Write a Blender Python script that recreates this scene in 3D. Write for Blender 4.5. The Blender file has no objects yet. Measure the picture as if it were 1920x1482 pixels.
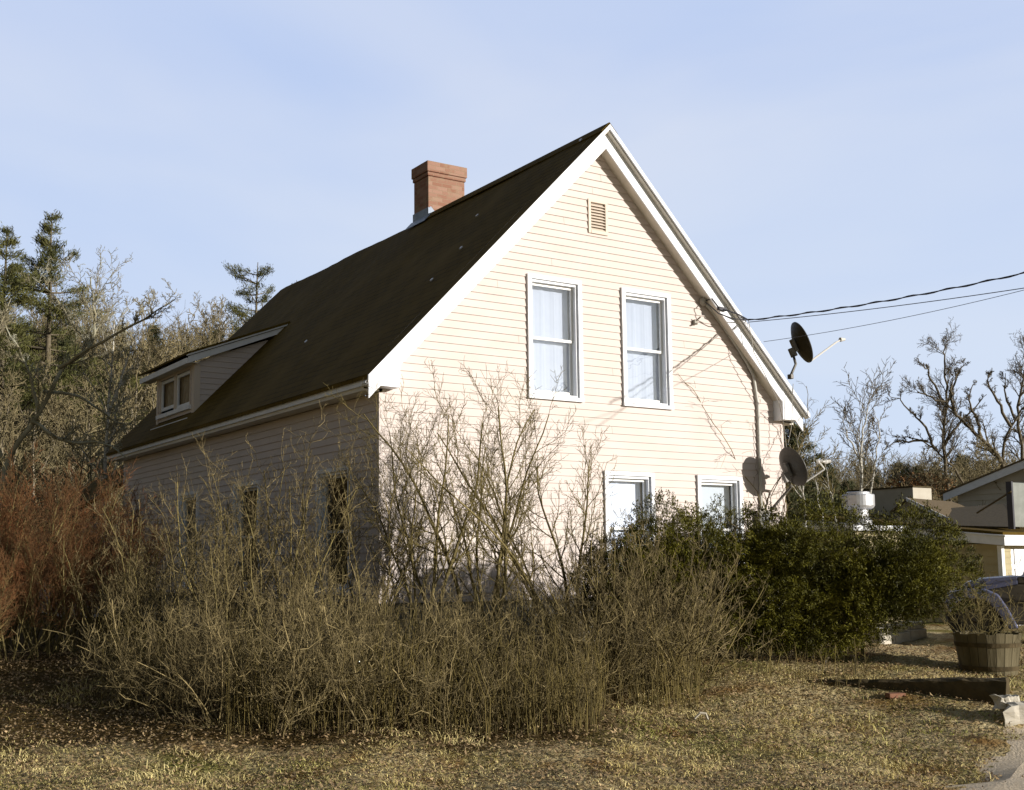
import bpy, math, random
import numpy as np
from mathutils import Vector, Matrix
R_ = math.radians
scene = bpy.context.scene
col = scene.collection

# ------------------------------------------------------------------ camera
F, CX, CY = 2208.862, 960 - 119.2347, 741 + 61.9683
YAW, PITCH, ROLL = -0.5464, 0.1155, -0.0058
CAM = np.array([-6.573, -12.3939, 1.6])
_fw = np.array([-math.sin(YAW) * math.cos(PITCH), math.cos(YAW) * math.cos(PITCH), math.sin(PITCH)])
_rt = np.array([math.cos(YAW), math.sin(YAW), 0.0])
_up = np.cross(_rt, _fw)
_R = _rt * math.cos(ROLL) + _up * math.sin(ROLL)
_U = -_rt * math.sin(ROLL) + _up * math.cos(ROLL)
cd = bpy.data.cameras.new('camera')
cam = bpy.data.objects.new('camera', cd)
col.objects.link(cam)
cam.matrix_world = Matrix(((_R[0], _U[0], -_fw[0], CAM[0]), (_R[1], _U[1], -_fw[1], CAM[1]),
                           (_R[2], _U[2], -_fw[2], CAM[2]), (0, 0, 0, 1)))
cd.sensor_width = 36.0
cd.lens = F / 1920 * 36.0
cd.shift_x = 119.2347 / 1920
cd.shift_y = 61.9683 / 1920
cd.clip_start = 0.1
cd.clip_end = 3000
scene.camera = cam

# ------------------------------------------------------------------ sun and sky
SUN_TO = np.array([0.6, -1.0, 0.25])
SUN_TO = SUN_TO / np.linalg.norm(SUN_TO)
sd = bpy.data.lights.new('sun', 'SUN')
sun = bpy.data.objects.new('sun', sd)
col.objects.link(sun)
sun.rotation_euler = Vector(SUN_TO).to_track_quat('Z', 'Y').to_euler()
sd.energy = 4.7
sd.angle = R_(0.5)
sd.color = (1.0, 0.94, 0.86)
world = bpy.data.worlds.new('World')
scene.world = world
world.use_nodes = True
wn, wl = world.node_tree.nodes, world.node_tree.links
wn.clear()
sky = wn.new('ShaderNodeTexSky')
sky.sky_type = 'NISHITA'
sky.sun_disc = False
sky.sun_elevation = math.asin(SUN_TO[2])
sky.sun_rotation = math.atan2(SUN_TO[0], SUN_TO[1])
sky.air_density = 1.0
sky.dust_density = 0.2
sky.ozone_density = 1.2
tc = wn.new('ShaderNodeTexCoord')
mp = wn.new('ShaderNodeMapping')
mp.inputs['Rotation'].default_value = (0.25, 0.35, 0.9)
mp.inputs['Scale'].default_value = (1.0, 2.0, 4.0)
nz = wn.new('ShaderNodeTexNoise')
nz.inputs['Scale'].default_value = 1.3
nz.inputs['Detail'].default_value = 6
nz.inputs['Roughness'].default_value = 0.45
nz.inputs['Distortion'].default_value = 0.6
cr = wn.new('ShaderNodeValToRGB')
cr.color_ramp.elements[0].position = 0.38
cr.color_ramp.elements[0].color = (8.0, 9.8, 13.9, 1)
cr.color_ramp.elements[1].position = 0.66
cr.color_ramp.elements[1].color = (10.2, 11.3, 13.9, 1)
# pale haze low over the horizon
sep = wn.new('ShaderNodeSeparateXYZ')
hz = wn.new('ShaderNodeMapRange')
hz.inputs[1].default_value = 0.02; hz.inputs[2].default_value = 0.40
hz.inputs[3].default_value = 0.85; hz.inputs[4].default_value = 0.0
mh = wn.new('ShaderNodeMix'); mh.data_type = 'RGBA'
mh.inputs[7].default_value = (10.4, 12.2, 14.8, 1)
# the bank of thin high cloud lies over the part of the sky away from the sun
dt = wn.new('ShaderNodeVectorMath'); dt.operation = 'DOT_PRODUCT'
dt.inputs[1].default_value = (0.50, 0.80, 0.32)
mk = wn.new('ShaderNodeMapRange'); mk.interpolation_type = 'SMOOTHSTEP'
mk.inputs[1].default_value = 0.62; mk.inputs[2].default_value = 0.86
mk.inputs[3].default_value = 0.0; mk.inputs[4].default_value = 0.94
mx = wn.new('ShaderNodeMix'); mx.data_type = 'RGBA'
bg = wn.new('ShaderNodeBackground')
bg.inputs['Strength'].default_value = 0.05
wo = wn.new('ShaderNodeOutputWorld')
wl.new(tc.outputs['Generated'], mp.inputs['Vector'])
wl.new(tc.outputs['Generated'], sep.inputs[0])
wl.new(tc.outputs['Generated'], dt.inputs[0])
wl.new(sep.outputs[2], hz.inputs[0])
wl.new(mp.outputs['Vector'], nz.inputs['Vector'])
wl.new(nz.outputs['Fac'], cr.inputs['Fac'])
wl.new(cr.outputs['Color'], mh.inputs[6]); wl.new(hz.outputs[0], mh.inputs[0])
wl.new(dt.outputs['Value'], mk.inputs[0]); wl.new(mk.outputs[0], mx.inputs[0])
hs = wn.new('ShaderNodeHueSaturation'); hs.inputs['Saturation'].default_value = 0.62
wl.new(sky.outputs['Color'], hs.inputs['Color']); wl.new(hs.outputs['Color'], mx.inputs[6]); wl.new(mh.outputs[2], mx.inputs[7])
wl.new(mx.outputs[2], bg.inputs['Color'])
wl.new(bg.outputs['Background'], wo.inputs['Surface'])
scene.view_settings.view_transform = 'Standard'
scene.view_settings.look = 'None'
scene.view_settings.gamma = 1
scene.view_settings.exposure = 0.42
scene.cycles.max_bounces = 6
scene.cycles.transparent_max_bounces = 12

# ------------------------------------------------------------------ helpers
def nrm(v):
    v = np.asarray(v, float)
    return v / (np.linalg.norm(v) + 1e-12)
def ray(a, b):
    return _fw + _R * (a - CX) / F - _U * (b - CY) / F
def at(a, b, D):
    return CAM + ray(a, b) * D
def onY(a, b, Y):
    d = ray(a, b)
    return CAM + d * (Y - CAM[1]) / d[1]
def onX(a, b, X):
    d = ray(a, b)
    return CAM + d * (X - CAM[0]) / d[0]
def sstep(x, a, b):
    t = np.clip((np.asarray(x, float) - a) / (b - a), 0, 1)
    return t * t * (3 - 2 * t)
FH = nrm([_fw[0], _fw[1], 0])
def ground_h(x, y):
    x = np.asarray(x, float); y = np.asarray(y, float)
    t = (x - CAM[0]) * FH[0] + (y - CAM[1]) * FH[1]
    s = (x - CAM[0]) * _rt[0] + (y - CAM[1]) * _rt[1]
    h = 0.55 * np.clip((t - 9.3) / 4.2, 0, 1)
    h = h + 0.06 * sstep(t, 10, 16)
    h = h - 0.65 * sstep(s, 6.0, 10.5) * sstep(t, 13.0, 20)
    lat = s / np.maximum(t, 1)
    h = h + 11.0 * sstep(t, 42, 105) * (1 - sstep(lat, -0.16, 0.2)) + 2.0 * sstep(t, 60, 130)
    h = h + 15.0 * sstep(-s, 30, 70)  # hill added at left, mostly out of view, to block low sky light
    h = h + 0.03 * np.sin(x * 1.3 + y * 0.7) + 0.02 * np.sin(x * 2.9 - y * 2.1) + 0.012 * np.sin(x * 6.1 + y * 5.3)
    return h
def gp(px, D):
    p = at(px, 1059, D)
    return np.array([p[0], p[1], float(ground_h(p[0], p[1]))])

def gh(px, py):
    """point where the ray through a pixel meets the ground"""
    r = ray(px, py); z = 0.2
    for _ in range(30):
        p = CAM + r * ((z - CAM[2]) / r[2]); z = z*.5 + .5*float(ground_h(p[0], p[1]))
    return np.array([p[0], p[1], float(ground_h(p[0], p[1]))])
def raw_mesh(name, V, Q):
    me = bpy.data.meshes.new(name)
    V = np.asarray(V, np.float32); Q = np.asarray(Q, np.int32)
    k = Q.shape[1]
    me.vertices.add(len(V)); me.vertices.foreach_set('co', V.ravel())
    me.loops.add(Q.size); me.loops.foreach_set('vertex_index', Q.ravel())
    me.polygons.add(len(Q)); me.polygons.foreach_set('loop_start', np.arange(0, Q.size, k, dtype=np.int32))
    me.update(calc_edges=True)
    return me
def root_loc(p):
    while p.parent: p = p.parent
    return np.array(p.location)
def link(name, me, mat, parent=None, smooth=False, loc=None):
    o = bpy.data.objects.new(name, me)
    col.objects.link(o)
    if mat is not None and not me.materials: me.materials.append(mat)
    if parent is not None: o.parent = parent
    if loc is not None: o.location = [float(c) for c in loc]
    if smooth: me.polygons.foreach_set('use_smooth', np.ones(len(me.polygons), bool)); me.update()
    return o
def tag(o, label=None, cat=None, group=None, kind=None):
    if label: o['label'] = label
    if cat: o['category'] = cat
    if group: o['group'] = group
    if kind: o['kind'] = kind
    return o
def thing(name, loc, label, cat, group=None):
    o = bpy.data.objects.new(name, None)
    o.empty_display_size = 0.2
    col.objects.link(o)
    o.location = [float(c) for c in loc]
    return tag(o, label, cat, group)

class MB:
    def __init__(s): s.v = []; s.f = []; s.m = []; s.cm = 0
    def add(s, vs, fs):
        b = len(s.v)
        s.v += [tuple(float(c) for c in v) for v in vs]
        s.f += [tuple(b + i for i in f) for f in fs]
        s.m += [s.cm] * len(fs)
        return s
    def box(s, a, b):
        x0, x1 = sorted((a[0], b[0])); y0, y1 = sorted((a[1], b[1])); z0, z1 = sorted((a[2], b[2]))
        return s.add([(x0,y0,z0),(x1,y0,z0),(x1,y1,z0),(x0,y1,z0),(x0,y0,z1),(x1,y0,z1),(x1,y1,z1),(x0,y1,z1)],
                     [(0,3,2,1),(4,5,6,7),(0,1,5,4),(1,2,6,5),(2,3,7,6),(3,0,4,7)])
    def obox(s, o, ax, ay, az):
        o, ax, ay, az = [np.asarray(q, float) for q in (o, ax, ay, az)]
        P = [o, o+ax, o+ax+ay, o+ay, o+az, o+ax+az, o+ax+ay+az, o+ay+az]
        return s.add(P, [(0,3,2,1),(4,5,6,7),(0,1,5,4),(1,2,6,5),(2,3,7,6),(3,0,4,7)])
    def prism(s, poly, ext):
        poly = [np.asarray(p, float) for p in poly]; ext = np.asarray(ext, float); n = len(poly)
        return s.add(poly + [p + ext for p in poly],
                     [tuple(range(n))[::-1], tuple(range(n, 2*n))] + [(i, (i+1) % n, n + (i+1) % n, n + i) for i in range(n)])
    def tube(s, pts, rad, k=8, cap=True):
        pts = np.asarray(pts, float); n = len(pts)
        rad = np.full(n, rad) if np.isscalar(rad) else np.asarray(rad)
        T = np.gradient(pts, axis=0)
        ref = np.array([0, 0, 1.]) if abs(nrm(pts[-1] - pts[0])[2]) < 0.9 else np.array([1., 0, 0])
        vs = []
        for i in range(n):
            t = nrm(T[i]); a = nrm(np.cross(ref, t)); b = np.cross(t, a)
            for j in range(k):
                q = 2 * math.pi * j / k
                vs.append(pts[i] + rad[i] * (a * math.cos(q) + b * math.sin(q)))
        fs = [(i*k + j, i*k + (j+1) % k, (i+1)*k + (j+1) % k, (i+1)*k + j) for i in range(n-1) for j in range(k)]
        if cap: fs += [tuple(range(k))[::-1], tuple(range((n-1)*k, n*k))]
        return s.add(vs, fs)
    def lathe(s, c, prof, k=24, axis=(0, 0, 1), sx=1.0):
        axis = nrm(axis); ref = np.array([1., 0, 0]) if abs(axis[0]) < .9 else np.array([0, 1., 0])
        a = nrm(ref - axis * (ref @ axis)); b = np.cross(axis, a); n = len(prof); vs = []
        for r, h in prof:
            for j in range(k):
                q = 2 * math.pi * j / k
                vs.append(np.asarray(c) + axis * h + a * r * sx * math.cos(q) + b * r * math.sin(q))
        return s.add(vs, [(i*k + j, i*k + (j+1) % k, (i+1)*k + (j+1) % k, (i+1)*k + j) for i in range(n-1) for j in range(k)])
    def build(s, name, mat, parent=None, smooth=False, bevel=0, mats=None):
        off = root_loc(parent) if parent is not None else np.zeros(3)
        me = bpy.data.meshes.new(name)
        me.from_pydata([tuple(np.asarray(v) - off) for v in s.v], [], s.f)
        if mats:
            for m in mats: me.materials.append(m)
            me.polygons.foreach_set('material_index', s.m)
        o = link(name, me, mat, parent, smooth)
        if bevel:
            bm = o.modifiers.new('bevel', 'BEVEL'); bm.width = bevel; bm.segments = 2; bm.limit_method = 'ANGLE'
        return o

# ------------------------------------------------------------------ materials
def mat(name, c, rough=0.7, c2=None, scale=8.0, bump=0.0, bscale=None, metal=0.0, spec=0.3, detail=5, stretch=None, rand=0.0, lo=0.35, hi=0.65, c3=None, s3=1.0, bdist=0.01):
    m = bpy.data.materials.new(name); m.use_nodes = True
    n, l = m.node_tree.nodes, m.node_tree.links
    b = n['Principled BSDF']
    b.inputs['Roughness'].default_value = rough
    b.inputs['Metallic'].default_value = metal
    b.inputs['Specular IOR Level'].default_value = spec
    b.inputs['Base Color'].default_value = (*c, 1)
    vec = None
    if c2 is not None or bump:
        t = n.new('ShaderNodeTexCoord'); mpn = n.new('ShaderNodeMapping')
        if stretch: mpn.inputs['Scale'].default_value = stretch
        l.new(t.outputs['Object'], mpn.inputs['Vector']); vec = mpn.outputs['Vector']
    out = None
    if c2 is not None:
        z = n.new('ShaderNodeTexNoise'); z.inputs['Scale'].default_value = scale; z.inputs['Detail'].default_value = detail
        l.new(vec, z.inputs['Vector'])
        r = n.new('ShaderNodeMapRange'); r.inputs[1].default_value = lo; r.inputs[2].default_value = hi
        l.new(z.outputs['Fac'], r.inputs[0])
        x = n.new('ShaderNodeMix'); x.data_type = 'RGBA'
        x.inputs[6].default_value = (*c, 1); x.inputs[7].default_value = (*c2, 1)
        l.new(r.outputs[0], x.inputs[0]); out = x.outputs[2]
        if c3 is not None:
            z3 = n.new('ShaderNodeTexNoise'); z3.inputs['Scale'].default_value = s3; z3.inputs['Detail'].default_value = 4
            l.new(vec, z3.inputs['Vector'])
            r3 = n.new('ShaderNodeMapRange'); r3.inputs[1].default_value = 0.5; r3.inputs[2].default_value = 0.68
            l.new(z3.outputs['Fac'], r3.inputs[0])
            x3 = n.new('ShaderNodeMix'); x3.data_type = 'RGBA'; x3.inputs[7].default_value = (*c3, 1)
            l.new(out, x3.inputs[6]); l.new(r3.outputs[0], x3.inputs[0]); out = x3.outputs[2]
        l.new(out, b.inputs['Base Color'])
    if rand:
        g = n.new('ShaderNodeNewGeometry')
        h = n.new('ShaderNodeHueSaturation')
        mr = n.new('ShaderNodeMapRange'); mr.inputs[3].default_value = 1 - rand; mr.inputs[4].default_value = 1 + rand
        l.new(g.outputs['Random Per Island'], mr.inputs[0]); l.new(mr.outputs[0], h.inputs['Value'])
        if out is not None: l.new(out, h.inputs['Color'])
        else: h.inputs['Color'].default_value = (*c, 1)
        l.new(h.outputs['Color'], b.inputs['Base Color'])
    if bump:
        zb = n.new('ShaderNodeTexNoise'); zb.inputs['Scale'].default_value = bscale or scale * 3; zb.inputs['Detail'].default_value = 6
        l.new(vec, zb.inputs['Vector'])
        bp = n.new('ShaderNodeBump'); bp.inputs['Strength'].default_value = bump; bp.inputs['Distance'].default_value = bdist
        l.new(zb.outputs['Fac'], bp.inputs['Height']); l.new(bp.outputs['Normal'], b.inputs['Normal'])
    return m

M = {}
M['siding'] = mat('cream_vinyl_siding', (0.60, 0.525, 0.488), 0.6, (0.555, 0.485, 0.447), 1.6, 0.05, 40, stretch=(1, 1, 2.5), c3=(0.58, 0.513, 0.462), s3=0.7)
M['seam'] = mat('siding_seam', (0.36, 0.31, 0.26), 0.8)
M['trim'] = mat('white_painted_trim', (0.78, 0.80, 0.85), 0.45, (0.71, 0.73, 0.76), 5, 0.03, 30)
M['soffit'] = mat('white_soffit', (0.72, 0.68, 0.60), 0.6, (0.64, 0.60, 0.52), 4)
M['sash'] = mat('white_sash', (0.76, 0.76, 0.74), 0.4)
M['found'] = mat('grey_block_foundation', (0.30, 0.28, 0.24), 0.9, (0.20, 0.19, 0.16), 6, 0.4, 20)
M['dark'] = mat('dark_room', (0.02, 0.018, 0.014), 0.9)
M['curtain'] = mat('white_curtain_sky_tint', (0.78, 0.83, 0.92), 0.9, (0.76, 0.81, 0.90), 1.5)  # white curtain, tinted pale blue to stand in for sky reflected in panes
M['curtain_tan'] = mat('tan_curtain', (0.42, 0.36, 0.26), 0.9, (0.28, 0.22, 0.14), 12, stretch=(3, 3, .6))
M['blind'] = mat('grey_blind', (0.60, 0.64, 0.66), 0.8)
M['metal'] = mat('grey_metal', (0.20, 0.19, 0.17), 0.55, metal=0.3, c2=(0.14, 0.13, 0.12), scale=9)
M['galv'] = mat('galvanised_metal', (0.62, 0.62, 0.64), 0.38, metal=0.55, c2=(0.5, 0.5, 0.52), scale=7)
M['lead'] = mat('lead_flashing', (0.30, 0.36, 0.46), 0.5, (0.22, 0.27, 0.36), 9, 0.2)
M['dish'] = mat('dark_grey_dish', (0.055, 0.05, 0.04), 0.5, (0.04, 0.037, 0.03), 6)
M['dishl'] = mat('pale_dish_arm', (0.62, 0.60, 0.56), 0.5)
M['pipe'] = mat('pale_grey_conduit', (0.50, 0.49, 0.45), 0.6)
M['cable'] = mat('black_cable', (0.03, 0.03, 0.04), 0.6)
M['cable_grey'] = mat('grey_cable', (0.30, 0.28, 0.24), 0.6)
M['wood_grey'] = mat('weathered_wood', (0.15, 0.125, 0.07), 0.9, (0.08, 0.065, 0.032), 9, 0.6, 30, stretch=(1, 1, .2))  # weathered wood, darkened to stand in for the shade on the barrel
M['wood_pale'] = mat('pale_broken_wood', (0.60, 0.56, 0.48), 0.9, (0.42, 0.38, 0.30), 9, 0.7, 25, stretch=(.4, .4, 2))
M['tie_shade'] = mat('dark_timber_and_shade', (0.05, 0.036, 0.014), 0.9, (0.08, 0.058, 0.025), 12, 0.5, 30)  # dark timber brown, also carrying shade for the ground timber and annex roof
M['block'] = mat('pale_stone_block', (0.55, 0.51, 0.43), 0.9, (0.42, 0.38, 0.30), 6, 0.5, 25)
M['twig'] = mat('tan_twigs', (0.27, 0.212, 0.10), 0.8, (0.075, 0.057, 0.022), 5, rand=0.6)
M['stalk'] = mat('dry_stalks', (0.20, 0.155, 0.05), 0.8, (0.08, 0.06, 0.016), 4, rand=0.6)
M['twigdark'] = mat('dark_twigs', (0.12, 0.095, 0.035), 0.85, (0.20, 0.16, 0.06), 4, rand=0.3)
M['redtwig'] = mat('red_brown_twigs', (0.18, 0.07, 0.024), 0.8, (0.10, 0.06, 0.024), 3, rand=0.4)
M['bark'] = mat('pale_lichened_bark', (0.36, 0.32, 0.21), 0.9, (0.22, 0.19, 0.11), 4, 0.5, 20, c3=(0.36, 0.36, 0.28), s3=2.5, bdist=.02)
M['barkdark'] = mat('grey_brown_bark', (0.15, 0.125, 0.085), 0.9, (0.10, 0.08, 0.05), 4, 0.5, 20, bdist=.02)
M['fartwig'] = mat('far_twigs', (0.235, 0.19, 0.10), 0.9, (0.15, 0.125, 0.065), 1.2, rand=0.35)
M['farbark'] = mat('far_pale_trunks', (0.33, 0.28, 0.20), 0.9, (0.2, 0.17, 0.12), 3)
M['birch'] = mat('birch_bark', (0.52, 0.50, 0.44), 0.7, (0.20, 0.17, 0.12), 8, stretch=(1, 1, 3), lo=.5, hi=.62)
M['needle'] = mat('pine_needles', (0.06, 0.065, 0.018), 0.7, (0.105, 0.10, 0.026), 0.9, rand=0.35)
M['needle2'] = mat('dark_pine_needles', (0.05, 0.058, 0.022), 0.7, (0.085, 0.085, 0.03), 0.9, rand=0.35)
M['yew'] = mat('yew_leaves', (0.040, 0.040, 0.003), 0.6, (0.125, 0.115, 0.009), 2.6, rand=0.5, spec=0.2)
M['brownleaf'] = mat('brown_oak_leaves', (0.26, 0.13, 0.05), 0.8, (0.17, 0.085, 0.03), 3, rand=0.4)
M['litter'] = mat('fallen_leaves', (0.36, 0.26, 0.14), 0.8, (0.24, 0.16, 0.08), 2, rand=0.45)
M['drygrass'] = mat('dry_grass', (0.70, 0.59, 0.28), 0.8, (0.50, 0.41, 0.15), 1.1, rand=0.4, c3=(0.30, 0.31, 0.06), s3=.45)
M['shingle_brown'] = mat('brown_shingles', (0.16, 0.115, 0.06), 0.9, (0.11, 0.08, 0.04), 14, 0.3, 60)
M['vent'] = mat('cream_vent', (0.62, 0.53, 0.44), 0.6)
M['rubber'] = mat('tyre_rubber', (0.025, 0.023, 0.02), 0.8)
M['truck'] = mat('dull_grey_truck_paint', (0.085, 0.07, 0.045), 0.5, (0.06, 0.048, 0.03), 5, spec=.5)
M['truck_sheen'] = mat('truck_paint_sky_sheen', (0.14, 0.15, 0.25), 0.3, (0.11, 0.12, 0.20), 4, spec=.6)  # truck paint with the sky's blue highlights put into the colour
M['redbrick'] = mat('single_brick', (0.24, 0.12, 0.075), 0.9, (0.2, 0.09, 0.05), 20)
M['doorwhite'] = mat('white_garage_door', (0.80, 0.80, 0.82), 0.5)
M['greypanel'] = mat('grey_sign_back', (0.22, 0.23, 0.21), 0.6, (0.17, 0.18, 0.16), 5)
M['tan_wall'] = mat('tan_siding', (0.42, 0.36, 0.22), 0.8, (0.36, 0.31, 0.18), 3)
M['grey_wall'] = mat('grey_siding', (0.50, 0.46, 0.38), 0.8, (0.44, 0.40, 0.32), 3)
M['gravel'] = mat('pale_gravel', (0.80, 0.66, 0.48), 0.95, (0.64, 0.52, 0.36), 25, 0.8, 60)
M['debris'] = mat('pale_litter', (0.6, 0.58, 0.55), 0.7)

# brick
def brick_mat():
    m = bpy.data.materials.new('red_chimney_brick'); m.use_nodes = True
    n, l = m.node_tree.nodes, m.node_tree.links; b = n['Principled BSDF']; b.inputs['Roughness'].default_value = .9
    b.inputs['Specular IOR Level'].default_value = 0.15
    t = n.new('ShaderNodeTexCoord'); sx = n.new('ShaderNodeSeparateXYZ'); l.new(t.outputs['Object'], sx.inputs[0])
    ad = n.new('ShaderNodeMath'); ad.operation = 'ADD'; l.new(sx.outputs[0], ad.inputs[0]); l.new(sx.outputs[1], ad.inputs[1])
    cb = n.new('ShaderNodeCombineXYZ'); l.new(ad.outputs[0], cb.inputs[0]); l.new(sx.outputs[2], cb.inputs[1])
    br = n.new('ShaderNodeTexBrick'); l.new(cb.outputs[0], br.inputs['Vector'])
    br.inputs['Scale'].default_value = 1; br.inputs['Brick Width'].default_value = .2; br.inputs['Row Height'].default_value = .068
    br.inputs['Mortar Size'].default_value = .007; br.inputs['Mortar Smooth'].default_value = .3
    br.inputs['Color1'].default_value = (.25, .125, .085, 1); br.inputs['Color2'].default_value = (.33, .20, .15, 1); br.inputs['Mortar'].default_value = (.30, .20, .14, 1)
    z = n.new('ShaderNodeTexNoise'); z.inputs['Scale'].default_value = 5; l.new(t.outputs['Object'], z.inputs['Vector'])
    r = n.new('ShaderNodeMapRange'); r.inputs[1].default_value = .52; r.inputs[2].default_value = .72; l.new(z.outputs['Fac'], r.inputs[0])
    x = n.new('ShaderNodeMix'); x.data_type = 'RGBA'; x.inputs[7].default_value = (.30, .22, .15, 1)
    l.new(r.outputs[0], x.inputs[0]); l.new(br.outputs['Color'], x.inputs[6]); l.new(x.outputs[2], b.inputs['Base Color'])
    bp = n.new('ShaderNodeBump'); bp.inputs['Strength'].default_value = .5; bp.inputs['Distance'].default_value = .01; bp.invert = True
    l.new(br.outputs['Fac'], bp.inputs['Height']); l.new(bp.outputs['Normal'], b.inputs['Normal'])
    return m
M['brick'] = brick_mat()
def roof_mat():
    m = bpy.data.materials.new('dark_brown_asphalt_shingles'); m.use_nodes = True
    n, l = m.node_tree.nodes, m.node_tree.links; b = n['Principled BSDF']; b.inputs['Roughness'].default_value = .95
    b.inputs['Specular IOR Level'].default_value = 0.1
    t = n.new('ShaderNodeTexCoord'); sx = n.new('ShaderNodeSeparateXYZ'); l.new(t.outputs['Object'], sx.inputs[0])
    cb = n.new('ShaderNodeCombineXYZ'); l.new(sx.outputs[1], cb.inputs[0])
    ml = n.new('ShaderNodeMath'); ml.operation = 'MULTIPLY'; ml.inputs[1].default_value = 1.41; l.new(sx.outputs[2], ml.inputs[0]); l.new(ml.outputs[0], cb.inputs[1])
    br = n.new('ShaderNodeTexBrick'); l.new(cb.outputs[0], br.inputs['Vector'])
    br.inputs['Scale'].default_value = 1; br.inputs['Brick Width'].default_value = .3; br.inputs['Row Height'].default_value = .14
    br.inputs['Mortar Size'].default_value = .010; br.inputs['Mortar Smooth'].default_value = .2
    br.inputs['Color1'].default_value = (.088, .056, .007, 1); br.inputs['Color2'].default_value = (.108, .069, .010, 1); br.inputs['Mortar'].default_value = (.040, .025, .003, 1)
    z = n.new('ShaderNodeTexNoise'); z.inputs['Scale'].default_value = 1.2; z.inputs['Detail'].default_value = 6; l.new(t.outputs['Object'], z.inputs['Vector'])
    r = n.new('ShaderNodeMapRange'); r.inputs[1].default_value = .45; r.inputs[2].default_value = .75; l.new(z.outputs['Fac'], r.inputs[0])
    x = n.new('ShaderNodeMix'); x.data_type = 'RGBA'; x.inputs[7].default_value = (.135, .088, .018, 1)
    l.new(r.outputs[0], x.inputs[0]); l.new(br.outputs['Color'], x.inputs[6]); l.new(x.outputs[2], b.inputs['Base Color'])
    z2 = n.new('ShaderNodeTexNoise'); z2.inputs['Scale'].default_value = 60; l.new(t.outputs['Object'], z2.inputs['Vector'])
    bp = n.new('ShaderNodeBump'); bp.inputs['Strength'].default_value = .4; bp.inputs['Distance'].default_value = .006
    l.new(z2.outputs['Fac'], bp.inputs['Height']); l.new(bp.outputs['Normal'], b.inputs['Normal'])
    return m
M['roof'] = roof_mat()
def glass_mat(name, refl, tint=(.92, .95, 1.0)):
    m = bpy.data.materials.new(name); m.use_nodes = True
    n, l = m.node_tree.nodes, m.node_tree.links; n.clear()
    o = n.new('ShaderNodeOutputMaterial'); tr = n.new('ShaderNodeBsdfTransparent'); tr.inputs[0].default_value = (*tint, 1)
    g = n.new('ShaderNodeBsdfGlossy'); g.inputs['Roughness'].default_value = .015
    z = n.new('ShaderNodeTexNoise'); z.inputs['Scale'].default_value = 3.0
    t = n.new('ShaderNodeTexCoord'); l.new(t.outputs['Object'], z.inputs['Vector'])
    bp = n.new('ShaderNodeBump'); bp.inputs['Strength'].default_value = .25; bp.inputs['Distance'].default_value = .02
    l.new(z.outputs['Fac'], bp.inputs['Height']); l.new(bp.outputs['Normal'], g.inputs['Normal'])
    x = n.new('ShaderNodeMixShader'); x.inputs[0].default_value = refl
    l.new(tr.outputs[0], x.inputs[1]); l.new(g.outputs[0], x.inputs[2]); l.new(x.outputs[0], o.inputs[0])
    return m
M['glass'] = glass_mat('window_glass', .34)
M['glassdark'] = glass_mat('dim_window_glass', .10)
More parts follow.
